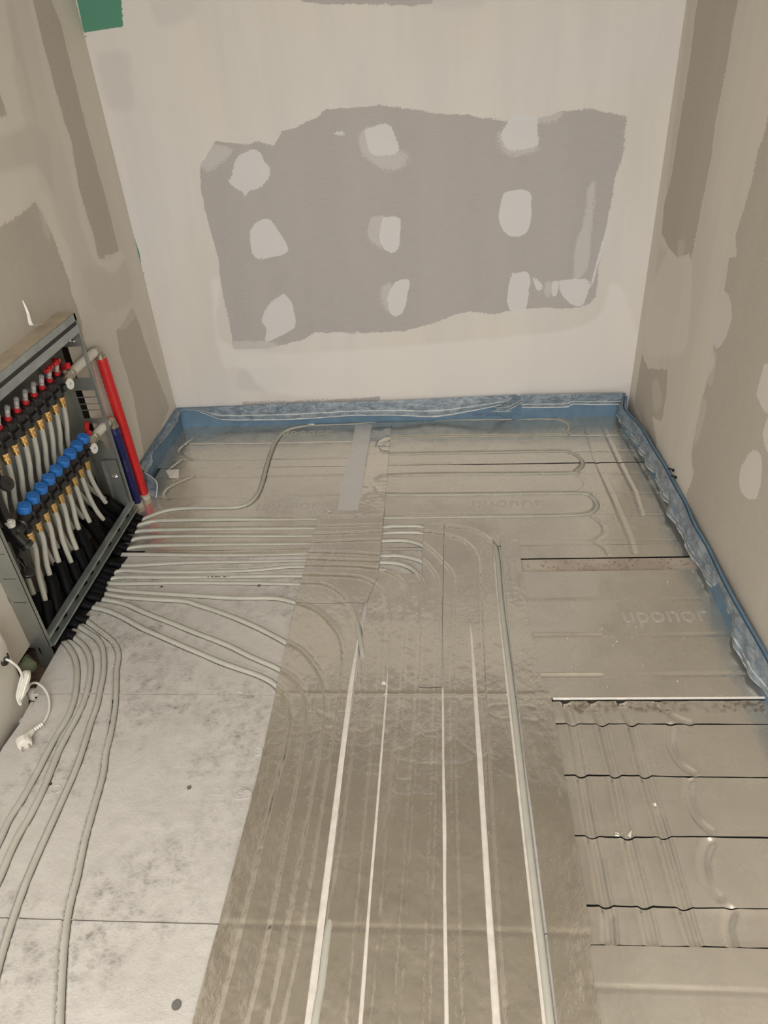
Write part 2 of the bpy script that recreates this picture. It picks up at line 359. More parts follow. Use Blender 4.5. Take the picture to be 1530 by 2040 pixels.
la('sd_thin', [(235,620),(268,603),(272,625),(255,650),(236,655)], 1)
la('sd_thin', [(235,1310),(275,1330),(310,1430),(320,1510),(290,1500),(260,1400)])
la('sd_smear', [(0,860),(150,800),(300,850),(330,1100),(350,1260),(230,1050),(0,1110)])
la('sd_smear', [(40,60),(90,60),(230,700),(210,715),(130,420),(90,350)])
la('sd_smear', [(700,1700),(790,1640),(840,1900),(700,1980),(600,1960),(520,1700)])
la('sd_light', [(0,1110),(210,1060),(250,1200),(330,1280),(350,1400),(430,1560),(450,1620),(440,1780),(330,1480),(225,1283),(100,1380),(0,1445)])
la('sd_light', [(160,-60),(195,-60),(270,260),(330,480),(400,740),(455,900),(500,1180),(540,1330),(590,1480),(625,1635),(700,1650),(755,1600),(790,1640),(720,1730),(640,1690),(590,1620),(520,1450),(470,1200),(400,900),(300,550),(200,100)])
la('sd_light', [(0,0),(20,0),(90,350),(80,450),(140,700),(150,800),(0,860),(0,740),(45,730),(0,585)])
ys = np.concatenate([np.linspace(-4.7, -1.85, 30), np.arange(-1.84, -.003, .0078), [0.004]])
wall('wall_left', 'wallside', 0, 0.0, ys, lw, [(-1.478, -.757, -1, .795), (-1.62, -1.47, -1, .048), (-2.6, -1.61, -1, .02)])
rw = []
def ra(kind, pts, k=2.04, ox=1230, oy=0): add(kind, pts, 0, W, k, ox, oy, rw)
ra('sd_board', [(335,-60),(500,-60),(490,0),(470,100),(440,290),(400,490),(380,650),(340,850),(300,1050),(290,1030),(245,1045),(210,1010),(180,950),(190,830),(215,740),(230,650),(250,520),(270,400),(300,200),(315,60)])
ra('sd_board', [(620,380),(612,470),(600,530),(570,620),(540,760),(505,880),(480,960),(485,1040),(455,1050),(435,1170),(430,1280),(400,1380),(390,1410),(395,1480),(370,1530),(345,1620),(320,1730),(300,1850),(310,1930),(280,2010),(330,2200),(700,2900),(3000,6000),(3000,0),(900,-500)])
ra('sd_board', [(100,1440),(125,1500),(205,1500),(200,1600),(180,1715),(140,1690),(160,1790),(155,1830),(70,1640),(80,1560)])
ra('sd_thin', [(140,1560),(165,1540),(180,1640),(150,1670)])
ra('sd_thin', [(340,1620),(365,1640),(330,1780),(310,1800)]); ra('sd_thin', [(380,1440),(405,1440),(385,1560),(365,1540)]); ra('sd_thin', [(245,980),(275,980),(262,1050),(245,1040)])
for pp in ([(565,1600),(590,1500),(612,1480),(700,1500),(690,1680),(612,1680),(575,1630)], [(500,1900),(530,1850),(560,1830),(585,1860),(585,1950),(560,2030),(510,2010),(495,1960)], [(590,1760),(612,1700),(650,1700),(640,1830),(605,1830)], [(430,1175),(460,1220),(462,1300),(430,1390),(395,1410),(400,1250)]):
    ra('sd_patch', pp)
ra('sd_smear', [(290,-60),(335,-60),(315,60),(270,400),(230,650),(215,740),(200,760),(230,500),(260,300)])
ra('sd_smear', [(170,1000),(250,1060),(290,1080),(260,1200),(250,1280),(180,1250),(150,1200)])
ra('sd_light', [(210,1010),(245,1050),(300,1060),(280,1400),(200,1450),(120,1420),(130,1200)])
wall('wall_right', 'wallside', 0, W, ys, rw)
# enclosure behind the camera: front wall with the window opening, ceiling, subfloor, cavity boards
m = MB(); YF = -4.7
for a, b in (((0, H0), (.15, H1)), ((1.85, H0), (W, H1)), ((.15, H0), (1.85, .6)), ((.15, 2.3), (1.85, H1))): m.box((a[0], YF - .1, a[1]), (b[0], YF, b[1]))
struct(m.build('wall_front', 'wallside', None, False))
m = MB(); m.box((.15, YF - .07, .6), (.2, YF - .02, 2.3)); m.box((1.8, YF - .07, .6), (1.85, YF - .02, 2.3)); m.box((.2, YF - .07, .6), (1.8, YF - .02, .65)); m.box((.2, YF - .07, 2.25), (1.8, YF - .02, 2.3)); m.box((.98, YF - .07, .65), (1.02, YF - .02, 2.25))
struct(m.build('window_1', 'white', None, False))
m = MB(); m.box((-.25, YF - .1, H1), (W + .1, .1, H1 + .05)); struct(m.build('ceiling', 'ceil', None, False))
m = MB(); m.box((-.25, YF - .1, -.10), (W + .1, .1, -.06)); struct(m.build('floor', 'subfloor', None, False))
m = MB(); m.box((-.16, -2.6, -.06), (-.13, -.4, 1.0)); m.box((-.13, -.42, -.06), (-.004, -.40, 1.0)); m.box((-.13, -2.6, -.06), (-.004, -2.58, 1.0)); m.box((-.13, -2.6, .98), (-.004, -.4, 1.0))
struct(m.build('trim_1', 'gypsum', None, False))

# ------------------------------------------------------------------ pipe routes (18 circuits ends, far to near)
ROUTES = [
 [(282,1037),(326,1020),(367,1014),(418,1013),(469,1012),(496,1004),(513,986),(523,962),(531,930),(542,896),(552,876),(569,859),(596,850),(637,846),(705,844),(765,839),(900,836),(1080,834),(1112,836),(1130,843),(1134,852),(1126,861),(1108,867),(900,869),(790,872),(760,878),(752,890),(760,902),(790,904),(950,901),(1110,899),(1140,903),(1158,914),(1160,925),(1150,936),(1125,942),(900,944),(780,947),(752,954),(745,965),(752,978),(775,985),(950,984),(1150,982),(1178,989),(1189,1001),(1186,1014),(1165,1024),(1100,1027),(900,1029),(765,1031),(632,1033),(520,1035),(452,1036),(333,1038),(299,1041),(272,1049)],
 [(268,1060),(299,1057),(418,1054),(627,1051),(760,1049),(845,1049),(894,1051),(943,1060),(973,1077),(989,1101),(998,1200),(1022,1400),(1056,1700),(1096,2040),(1120,2300)],
 [(260,1077),(289,1071),(384,1068),(623,1066.6),(760,1062),(845,1062),(894,1070),(927,1082),(946,1105),(953,1131),(960,1300),(975,1600),(1000,2040),(1015,2300)],
 [(252,1094),(292,1088),(418,1085),(620,1082),(760,1078),(809,1078),(842,1087),(861,1101),(884,1124),(901,1147),(904,1196),(901,1327),(905,1600),(915,2040),(920,2300)],
 [(240,1105),(262,1105),(418,1106),(554,1104),(615,1102),(700,1104),(760,1108),(796,1108),(838,1118),(855,1131),(871,1157),(874,1196),(872,1261),(868,1400),(860,1700),(850,2040),(843,2300)],
 [(241,1127),(268,1127),(333,1123),(401,1120),(520,1118),(612,1116),(700,1119),(760,1121),(796,1124),(825,1137),(842,1163),(843,1196),(838,1248),(835,1294),(829,1450),(815,1650),(790,2040),(775,2300)],
 [(226,1142),(248,1137),(316,1140),(452,1138),(520,1134.6),(564,1130),(610,1128.5),(700,1130),(757,1136),(783,1144),(803,1163),(812,1190),(809,1229),(805,1300),(800,1400),(780,1600),(765,1800),(745,2040),(725,2300)],
 [(219,1154),(248,1150.5),(350,1150),(605,1147),(698,1150),(731,1157),(760,1176),(770,1203),(771,1248),(763,1278),(760,1327),(750,1450),(735,1600),(697,2040),(675,2300)],
 [(212,1162),(248,1163.5),(384,1161),(602,1163.5),(649,1167),(682,1186),(701,1212),(711,1242),(721,1294),(724,1327),(721,1392),(714,1450),(700,1560),(682,1700),(655,1850),(643,1950),(628,2040),(595,2300)],
 [(209,1173),(248,1178),(316,1183),(401,1188),(469,1192),(537,1192),(564,1195),(600,1205),(633,1219),(659,1242),(678,1271),(685,1304),(682,1359),(677,1408),(672,1450),(650,1600),(610,1850),(570,2040),(515,2300)],
 [(207,1183),(248,1190),(316,1195),(367,1198),(398,1207),(452,1225),(503,1246),(540,1264),(571,1281),(600,1296),(623,1320),(642,1353),(649,1386),(649,1450),(625,1600),(580,1850),(540,2040),(480,2300)],
 [(202,1194),(248,1203),(292,1222),(343,1242),(398,1264),(452,1285),(503,1310),(557,1334),(595,1362),(612,1395),(615,1430),(608,1500),(590,1600),(540,1870),(500,2040),(440,2300)],
 [(182,1210),(214,1217),(248,1232),(282,1251),(316,1266),(350,1281),(401,1303),(452,1324),(520,1348),(555,1370),(575,1400),(583,1440),(575,1500),(555,1570),(535,1650),(500,1800),(440,2040),(370,2300)],
 [(172,1237),(190,1250),(206,1262),(222,1275),(233,1291),(236,1310),(232,1337),(231,1378),(228,1417),(220,1463),(211,1500),(205,1543),(188,1604),(169,1673),(154,1745),(138,1808),(129,1870),(124,1933),(119,2040),(112,2300)],
 [(155,1247),(178,1261),(194,1273),(204,1291),(207,1314),(206,1342),(199,1378),(193,1406),(181,1440),(167,1486),(150,1535),(122,1598),(94,1660),(66,1723),(47,1770),(25,1833),(0,1914),(-60,2150)],
 [(146,1269),(165,1285),(176,1303),(181,1326),(178,1356),(172,1383),(159,1417),(138,1456),(119,1493),(104,1530),(88,1569),(63,1620),(31,1676),(0,1748),(-50,1860),(-90,1980)],
 [(123,1274),(137,1289),(149,1310),(154,1337),(152,1372),(146,1401),(133,1433),(114,1463),(94,1500),(75,1537),(47,1588),(19,1632),(0,1673),(-45,1770),(-80,1850)]]
PZ = -.0008
WR = []
for i, r in enumerate(ROUTES):
    w = [tuple(F(x, y, PZ)) for x, y in r]
    w = smooth(w, 5); q = []
    for n_, p in enumerate(w):
        x, y = p[0], p[1]; ss = lambda a, b, v: min(1, max(0, (v - a) / (b - a)))
        z = PZ - .003 * ss(.15, .45, x) if i < 9 and x > 0 and y > -1.25 else PZ
        z -= .0025 * ss(.5, .74, x) if i < 6 else 0
        if i == 0: z = .0015 if x < .45 else .0015 - .0078 * ss(.45, .62, x) * (1 if n_ > 95 else ss(-.19, -.12, y))
        elif x > .72 and y < -.74:
            d = min(ss(.738, .765, x), 1); vis = 0
            if i == 1 and x > 1.386: vis = ss(-.93, -.97, y) if y > -.97 else 1
            if i == 8: vis = max(ss(-1.30, -1.35, y) * ss(-1.52, -1.47, y), ss(-2.15, -2.25, y))
            if 1.0 < x < 1.147 and y > -1.118: vis = min(ss(.985, 1.005, x), ss(1.155, 1.14, x)) * .75
            z = z * (1 - d) + d * (-.0068 + .0085 * vis)
        q.append((x, y, z))
    WR.append(q)

# ------------------------------------------------------------------ insulation boards (grooved) and foil panels
def xy(pts): return [(p[0], p[1]) for p in pts]
ROUT2 = [xy(r) for r in WR]
CARVE = [FP(p) for p in (
 [(300,1100),(180,1240)],)]
def slab(parent, x0, x1, y0, y1, zt, zb=-.055, mat='core'):
    m = MB(); m.box((x0, y0, zb), (x1, y1, zt)); return m.build('foam_core', mat, parent, False)
def board(label, poly_x0, x1, y1, y0, notch=None):
    """poly_x0 : function y -> left edge x"""
    t = thing('insulation_board', ((.1 + x1) / 2, (y0 + y1) / 2, -.055), label, 'insulation board', 'grey laminated insulation boards on the left of the floor')
    ny = int((y1 - y0) / .0045) + 1; nx = int((x1 - .05) / .0045) + 1
    v, u = np.meshgrid(np.linspace(y1, y0, ny), np.linspace(0, 1, nx)); Y = v; X = poly_x0(v) + (x1 - poly_x0(v)) * u
    D = np.full(X.shape, 1.0)
    for r in ROUT2: D = np.minimum(D, polyd(X, Y, r, .02))
    w = .0098; Z = -.0105 * np.clip(1 - (D / w) ** 2, 0, 1) ** .6 + .0009 * np.exp(-((D - .014) / .004) ** 2)
    Z += vnoise(X, Y, 14, 3) * .0018 + vnoise(X, Y, 50, 4) * .0008
    gridmesh('board_face', X, Y, Z, 'board', t)
    yy = np.linspace(y0, y1, 12); P = [(float(poly_x0(np.array(y))), y) for y in yy]
    m = MB(); poly = [(x1, y1, -.055), (x1, y0, -.055)] + [(a, b, -.055) for a, b in P]; m.prism(poly, (0, 0, .042)); m.build('foam_core', 'strip', t, False)
    # side skirt so that the cut edge reads as a thick board
    m = MB(); zz = [(a, b) for a, b in P]
    for (a, b), (c, d) in zip(zz[:-1], zz[1:]): m.add([(a, b, -.055), (c, d, -.055), (c, d, 0), (a, b, 0)], [(0, 1, 2, 3)])
    m.add([(P[0][0], y0, -.055), (x1, y0, -.055), (x1, y0, .0), (P[0][0], y0, .0)], [(0, 1, 2, 3)])
    m.build('cut_edge', 'strip', t, False); return t
lefte = lambda y: np.interp(-np.asarray(y), [.98, 1.1, 1.27, 1.40, 1.55, 1.63, 1.80, 3.3], [.11, .098, .085, .052, .056, .060, .066, .10])
b1 = board('scuffed grey insulation board nearest the manifold cabinet, with the fan of pipes', lefte, 1.448, -.986, -1.621)
lefte2 = lambda y: np.interp(-np.asarray(y), [1.6, 1.66, 1.80, 3.3], [.078, .079, .066, .10])
b2 = board('scuffed grey insulation board in the middle, embossed with CE and a round seal', lefte2, 1.448, -1.6235, -2.2225)
b3 = board('scuffed grey insulation board at the bottom edge, nearest the viewer, with a dark round hole', lefte2, 1.448, -2.2255, -3.3)
def linepx(*pts): return xy(FP(pts))
def groove(D, depth, w): return -depth * np.clip(1 - (D / w) ** 2, 0, 1) + depth * .12 * np.exp(-((D - w * 1.3) / (w * .35)) ** 2)
GX = []   # (polyline, depth, halfwidth)
for y in (884, 915, 950, 990): GX.append((linepx((290, y + 2), (500, y), (712, y - 4)), .0022, .006))
for pts in ([(1110,868),(1230,868)], [(1110,899),(1290,898)], [(1120,943),(1300,943)], [(1150,983),(1340,982)], [(1160,1026),(1370,1025)], [(1035,1078),(1395,1076)],
            [(770,926),(900,922)]): GX.append((linepx(*pts), .0018, .005))
GR = []
for y, a in ((1197, .0022), (1268, .003), (1348, .0034)): GR.append((linepx((1045 + (y - 1197) * .15, y), (1215, y - 1), (1480, y - 3)), a * .6, .008)); GR.append((linepx((1045 + (y - 1197) * .15, y), (1200, y - 1)), a, .008))
LONG = [linepx((1162,834),(1185,913),(1224,999),(1256,1074),(1262,1100)), linepx((1193,834),(1232,917),(1264,980),(1279,1026)), linepx((1236,858),(1271,917),(1307,980),(1338,1042)), linepx((1180,880),(1215,960),(1235,1000))]
for i, l in enumerate(LONG[:3]): GX.append((l, (.0026, .0022, .002)[i], .0105))
ARCS = [[(1145,946),(1163,955),(1165,967),(1150,980)], [(1180,1029),(1200,1045),(1203,1062),(1188,1074),(1176,1078)], [(1186,1080),(1205,1092),(1212,1104)], [(360,860),(345,880),(352,905),(372,915)], [(395,868),(362,892),(360,905),(380,916)], [(362,917),(345,930),(335,940)], [(385,950),(340,970),(328,985),(336,994)]]
for a in ARCS: GX.append((xy(smooth(FP(a), 5)), .0022, .0085))
LF = [[(1125,1394),(1131,1410),(1141,1442),(1156,1531),(1177,1655),(1190,1710),(1203,1786),(1213,1825),(1216,1874)], [(1178,1394),(1184,1410),(1200,1442),(1226,1544),(1249,1655),(1265,1727),(1285,1805),(1301,1880)], [(1236,1394),(1242,1410),(1259,1442),(1285,1544),(1308,1616),(1324,1668),(1344,1740),(1363,1808),(1386,1884)]]
GF = [(linepx(*l), .0095, .0135) for l in LF]
for a in ([(1337,1445),(1335,1482),(1353,1518),(1383,1540)], [(1375,1555),(1373,1590),(1389,1629),(1416,1655)], [(1414,1678),(1402,1710),(1409,1753),(1432,1786)], [(1458,1813),(1450,1844),(1458,1884)], [(1310,1396),(1340,1425),(1375,1440)]):
    GF.append((xy(smooth(FP(a), 5)), .0046, .0115))
def sheet(parent, xa, xb, ytop, ybot, grooves, routes, z0=0.0, step=.0045, ragged=0.0, skirt=0, seed=1, warp=.0006):
    """foil face between two edge functions of x, folded down at its edges"""
    nx = int((xb - xa) / step) + 1; h = float(ytop(np.array((xa + xb) / 2)) - ybot(np.array((xa + xb) / 2))); ny = max(4, int(h / step) + 1)
    u = np.linspace(xa, xb, nx); v = np.linspace(0, 1, ny); U, V = np.meshgrid(u, v, indexing='ij')
    T = ytop(u)[:, None] - ragged * np.abs(vnoise(u, u * 0, 16, seed))[:, None]; B = ybot(u)[:, None] + ragged * np.abs(vnoise(u, u * 0, 16, seed + 1))[:, None]
    Y = T + (B - T) * V; X = U.copy(); Z = np.full(X.shape, z0)
    for pl, dep, w in grooves: Z += groove(polyd(X, Y, pl, .03), dep, w)
    if routes:
        D = np.full(X.shape, 1.0)
        for r in routes: D = np.minimum(D, polyd(X, Y, r, .02))
        Z += -.0095 * np.clip(1 - (D / .0105) ** 2, 0, 1) ** .6 + .0008 * np.exp(-((D - .0135) / .003) ** 2)
    Z += vnoise(X, Y, 5, seed + 5) * warp * 3 + vnoise(X, Y, 23, seed + 6) * warp
    if ragged:
        e = np.minimum(Y - B, T - Y); Z += .0022 * np.exp(-(e / .008) ** 2) * (vnoise(X, Y * 0, 9, seed + 9) + .35)
    return gridmesh('foil_sheet', X, Y, Z, 'foil', parent)
def at_y(*pp):
    w = [F(x, y) for x, y in pp]; xs = [p[0] for p in w]; yv = [p[1] for p in w]
    return lambda x: np.interp(np.asarray(x, float), xs, yv)
def off(f, d): return lambda x: f(x) + d
const = lambda c: (lambda x: np.asarray(x, float) * 0 + c)
LAB = 'grey foil faced heating panels of the floor'
seam1 = at_y((300,933),(420,932),(700,929),(900,925),(1290,920),(1330,920))
tp = thing('foil_heating_board', (1.0, -.2, -.055), 'foil faced underfloor panel along the back wall, behind the dark joint', 'floor panel', LAB)
sheet(tp, .012, W - .012, const(-.012), off(seam1, .0012), GX, [ROUT2[0]], seed=21)
slab(tp, .012, W - .012, -.40, -.012, -.018, mat='slotgrey')  # core painted near-black for the shade in the open joint
tp2 = thing('foil_heating_board', (1.0, -.7, -.055), 'wide foil faced floor panel with pipe loops, in front of the dark joint', 'floor panel', LAB)
def gapw(x): return .0012 + .0045 * np.clip((np.asarray(x) - 1.2) / .15, 0, 1)
sheet(tp2, .028, W - .012, lambda x: seam1(x) - gapw(x), const(-.966), GX, ROUT2[:5], seed=31)
sheet(tp2, .16, 1.47, const(-.9665), const(-.984), GX, ROUT2[:5], seed=33)
sheet(tp2, 1.47, W - .012, const(-.9665), const(-1.036), GX, None, seed=33)
slab(tp2, .028, W - .012, -.984, -.42, -.018, mat='slotgrey')  # near-black core again, painting the shade of the joint
tp3 = thing('foil_heating_board', (1.74, -1.37, -.055), 'foil faced floor panel by the right wall, between dusty joint and bright raised edge', 'floor panel', LAB)
sheet(tp3, 1.45, W - .012, const(-1.110), at_y((1085,1393),(1530,1391)), GR, None, z0=.004, seed=41)
slab(tp3, 1.45, W - .012, -1.62, -1.112, -.016)
m = MB(); a = F(1085, 1393); b = F(1530, 1391); a[0] = 1.494; b[0] = W - .012
m.add([(a[0], a[1] - .0015, .0045), (b[0], b[1] - .0015, .0045), (b[0], b[1] - .0015, -.001), (a[0], a[1] - .0015, -.001), (a[0], a[1] + .001, .0052), (b[0], b[1] + .001, .0052)], [(0, 1, 2, 3), (4, 5, 1, 0)])
m.build('edge_highlight', 'paper', tp3, False)  # white strip painted for the light reflecting off the cut edge
tp4 = thing('foil_heating_board', (1.75, -1.94, -.055), 'foil faced floor panel at the right, cut by black slits, with three long grooves', 'floor panel', LAB)
rows = [at_y((1085,1396),(1530,1394)), at_y((1090,1442),(1530,1443)), at_y((1105,1544),(1300,1546),(1530,1549)), at_y((1125,1664),(1250,1668),(1380,1666),(1530,1669)), at_y((1149,1803),(1360,1808),(1530,1810)), at_y((1162,1881),(1386,1885),(1530,1889))]
xe = [1.455] * 5
for i in range(5):
    sheet(tp4, 1.455, W - .012, off(rows[i], -.0010 if i else -.002), off(rows[i + 1], .0010 if i < 4 else 0), GF, None, z0=-.001 - .0002 * i, ragged=.0030, seed=51 + i * 3)
slab(tp4, 1.455, W - .012, -2.235, -1.66, -.0155, mat='slotgrey')  # core blackened to paint the shade inside the slits
tp5 = thing('foil_heating_board', (1.75, -2.8, -.055), 'plain foil faced underfloor panel in the bottom right corner, nearest the viewer', 'floor panel', LAB)
sheet(tp5, 1.455, W - .012, off(rows[5], -.0012), const(-3.3), [(linepx((1174,1966),(1300,1969),(1530,1977)), .0015, .006)], None, z0=-.0005, seed=71)
slab(tp5, 1.455, W - .012, -3.3, -2.25, -.0155)
# dusty joints
m = MB(); n = 40
m.box((1.455, -1.108, -.05), (W - .014, -1.038, -.0035)); o = m.build('dusty_joint_strip', 'dust', None, False); tag(o, 'brown dusty bare strip between two foil panels, running to the right wall', 'joint strip')
o = gridmesh('dust_layer', *[q for q in (lambda U, V: (U, at_y((1085,1398),(1530,1396))(U) - V * (.030 + .012 * vnoise(U, V, 12, 5)) - .002, U * 0 + .0024))(*np.meshgrid(np.linspace(1.53, W - .014, 90), np.linspace(0, 1, 4), indexing='ij'))], 'rust')
tag(o, 'rusty brown dust lying along the raised panel edge', 'dust', kind='stuff')

# ------------------------------------------------------------------ aluminium tapes
ZT = .0036
def tape(label, ys_, L, R, z, mat='tape', amp=1.0, group='aluminium tapes over the pipes'):
    y0, y1 = ys_[0], ys_[-1]; n = int((y0 - y1) / .005) + 2; v = np.linspace(y0, y1, n)
    l = np.interp(-v, [-q for q in ys_], L); r = np.interp(-v, [-q for q in ys_], R); l = l + vnoise(v, v * 0, 6, int(abs(l[0]) * 999)) * .003
    nu = int(max(r - l) / .004) + 2; uu = np.linspace(0, 1, nu); X = l[None, :] + (r - l)[None, :] * uu[:, None]; Y = np.repeat(v[None, :], nu, 0)
    D = np.full(X.shape, 1.0)
    for rt in ROUT2: D = np.minimum(D, polyd(X, Y, rt, .03))
    far = np.clip((Y + 2.0) / .9, .5, 1)
    Z = z + .0038 * np.clip(far, .6, 1) * np.exp(-(D / .0068) ** 2) - .0016 * (np.exp(-((Y + 1.622) / .005) ** 2) + np.exp(-((Y + 2.224) / .005) ** 2)) + amp * (vnoise(X, Y * .7, 34, 8) * .0010 + vnoise(X, Y, 90, 9) * .0006 + vnoise(X, Y * .3, 12, 10) * .0014) * (.5 + vnoise(X, Y, 4, 12) + .5)
    cr = np.abs(vnoise(X * .7, Y, 22, 14)) ; Z += amp * .0008 * np.exp(-(cr / .03) ** 2) * (vnoise(X, Y, 5, 15) > .05)
    o = gridmesh('aluminium_tape', X, Y, Z, mat); return tag(o, label, 'foil tape', group)
tape('pale strip of foil tape from the back wall, left of the two', [-.035, -.25, -.5, -.74], [.83, .829, .82, .822], [.903, .903, .902, .905], ZT - .0015, 'tape_reflection', .3)
tape('crinkled strip of foil tape from the back wall, right of the two', [-.03, -.25, -.5, -.75], [.914, .912, .908, .90], [.996, .994, .996, 1.0], ZT, 'tape', 1.1)
tape('wide foil tape over the straight pipes, at the foot of two back strips', [-.738, -.85, -1.0, -1.13, -1.255], [.762, .757, .751, .75, .748], [1.0, 1.0, 1.002, 1.0, .972], ZT + .0012, 'tape', .9)
tape('broad foil tape along the left edge of the taped area, beside the grey boards', [-1.235, -1.6, -1.87, -2.4, -3.2], [.748, .751, .755, .742, .735], [.965, .949, .949, .947, .945], ZT + .0004)
tape('foil tape just right of the wide white gap, running to the viewer', [-1.10, -1.3, -1.6, -2.2, -2.25, -3.2], [.985, .975, .966, .963, .969, .969], [1.055, 1.054, 1.0525, 1.0465, 1.046, 1.04], ZT)
tape('crumpled wide foil tape over the bending pipes, between the thinnest white lines', [-1.115, -1.3, -1.6, -2.2, -3.2], [1.045, 1.054, 1.057, 1.0525, 1.05], [1.16, 1.205, 1.2035, 1.2, 1.198], ZT + .0002, 'tape', 1.4)
tape('short foil tape with a dashed dark edge, topping the bend of the pipes', [-.831, -1.1, -1.4, -1.6], [1.149, 1.146, 1.143, 1.142], [1.219, 1.213, 1.2065, 1.2045], ZT + .0016, 'tape', 1.0)
tape('foil tape right of the long black slit, narrowing to the viewer', [-.828, -1.1, -1.35, -1.6, -2.2, -3.2], [1.2225, 1.216, 1.2095, 1.2085, 1.2085, 1.209], [1.30, 1.293, 1.2885, 1.287, 1.2855, 1.285], ZT + .0004)
tape('foil tape between the last two white lines on the right', [-.820, -.915, -1.1, -1.33, -1.4, -1.65, -2.2, -3.2], [1.292, 1.29, 1.289, 1.2895, 1.2955, 1.2995, 1.300, 1.301], [1.370, 1.388, 1.380, 1.3765, 1.376, 1.376, 1.374, 1.372], ZT)
tape('rightmost long foil tape, lapping onto the foil panels', [-.914, -1.1, -1.3, -1.55, -1.62, -2.24, -2.25, -3.2], [1.411, 1.408, 1.405, 1.403, 1.403, 1.401, 1.401, 1.401], [1.476, 1.468, 1.467, 1.469, 1.49, 1.487, 1.476, 1.476], ZT + .001)
m = MB(); yy = [-1.19, -1.6, -2.2, -3.25]
def bare(label, x0, x1, y0, y1):
    o = gridmesh('masking_strip', *(lambda U, V: (x0 + (x1 - x0) * U, y0 + (y1 - y0) * V, U * 0 + .0022 + vnoise(U * .01 + x0, V * (y1 - y0), 20, 3) * .0006))(*np.meshgrid(np.linspace(0, 1, 3), np.linspace(0, 1, 90), indexing='ij')), 'strip'); return tag(o, label, 'strip')
bare('widest pale bare strip showing between tapes, leftmost', .947, .9625, -1.2, -3.2); bare('thinnest pale bare line between tapes, second from left', 1.0425, 1.0575, -1.15, -3.2)
bare('straight pale bare line below the black slit, third from left', 1.2, 1.210, -1.6, -3.2); bare('pale cream bare line between tapes, fourth from left', 1.2825, 1.302, -1.34, -3.2)
bare('pale cream bare line with a white pipe beside it, rightmost', 1.372, 1.3865, -.93, -3.2)
bare('cream patch of bare board at the top of the tape between the two back strips', .9, .915, -.43, -.74)

# ------------------------------------------------------------------ writing on panels
def text(s, name, mat, origin, right, up, hgt, width=None, extr=.0006, parent=None, shear=0, hf=None):
    cu = bpy.data.curves.new('t', 'FONT'); cu.body = s; cu.size = 1; cu.extrude = 0; cu.shear = shear; cu.resolution_u = 3
    ob = bpy.data.objects.new('t', cu); COL.objects.link(ob); dg = bpy.context.evaluated_depsgraph_get(); me = bpy.data.meshes.new_from_object(ob.evaluated_get(dg))
    bpy.data.objects.remove(ob); co = np.array([v.co[:] for v in me.vertices]); mn = co.min(0); mx = co.max(0)
    sy = hgt / (mx[1] - mn[1]); sx = sy if width is None else width / (mx[0] - mn[0]); r = Vector(right).normalized(); u = Vector(up).normalized(); nn = r.cross(u)
    me2 = me
    for v in me2.vertices: v.co = Vector(origin) + r * ((v.co.x - mn[0]) * sx) + u * ((v.co.y - mn[1]) * sy)
    bm = bmesh.new(); bm.from_mesh(me2); g = bmesh.ops.extrude_face_region(bm, geom=bm.faces[:]); bmesh.ops.translate(bm, verts=[v for v in g['geom'] if isinstance(v, bmesh.types.BMVert)], vec=nn * extr); bmesh.ops.recalc_face_normals(bm, faces=bm.faces); bm.to_mesh(me2); bm.free(); me2.name = name
    
    if hf:
        for v in me2.vertices: v.co.z += float(hf(np.array(v.co.x), np.array(v.co.y)))
    me2.materials.clear(); return link(name, me2, mat, parent)
def ftext(s, name, p0, p1, hgt, mat, parent, z, shear=0, extr=.0006, hf=None):
    a = F(*p0, z); b = F(*p1, z); d = Vector(b - a); return text(s, name, mat, a, d, Vector((-d.y, d.x, 0)), hgt, d.length, extr, parent, shear, hf)
def HS(seed, warp=.0006): return lambda X, Y: vnoise(X, Y, 5, seed + 5) * warp * 3 + vnoise(X, Y, 23, seed + 6) * warp
HB = lambda X, Y: vnoise(X, Y, 14, 3) * .0018 + vnoise(X, Y, 50, 4) * .0008
ftext('uponor', 'embossed_lettering', (506,1024), (634,1020), .066, 'emboss', tp2, .0003, .15, hf=HS(31))
ftext('uponor', 'embossed_lettering', (942,1018), (1086,1016), .066, 'emboss', tp2, .0003, hf=HS(31))
ftext('uponor', 'embossed_lettering', (1248,1250), (1420,1247), .066, 'emboss', tp3, .0043, hf=HS(41))
ftext('uponor', 'embossed_lettering', (560,870), (660,867), .05, 'emboss', tp, .0003, hf=HS(21))
ftext('CE', 'embossed_lettering', (417,1583), (446,1584), .020, 'board', b2, .0003, hf=HB)
ftext('EN 13163', 'embossed_lettering', (398,1601), (448,1601), .0085, 'board', b2, .0003, hf=HB)
m = MB(); c = F(478, 1581)
for k in range(48):
    a0 = k / 48 * 2 * math.pi; a1 = (k + 1) / 48 * 2 * math.pi; P = []
    for r_, z_ in ((.0155, .0002), (.0160, .0016), (.0172, .0016), (.0178, .0002)): P.append((c[0] + r_ * math.cos(a0), c[1] + r_ * math.sin(a0), z_)); P.append((c[0] + r_ * math.cos(a1), c[1] + r_ * math.sin(a1), z_))
    m.add(P, [(0, 1, 3, 2), (2, 3, 5, 4), (4, 5, 7, 6)])
for k in range(12):
    a = k / 12 * 2 * math.pi; d = Vector((math.cos(a), math.sin(a), 0)); n_ = Vector((-d.y, d.x, 0)) * .0011; q = Vector((c[0], c[1], .0008))
    m.prism([q + d * .005 - n_, q + d * .013 - n_ * 1.6, q + d * .013 + n_ * 1.6, q + d * .005 + n_], (0, 0, .0009))
m.build('round_seal', 'board', b2)
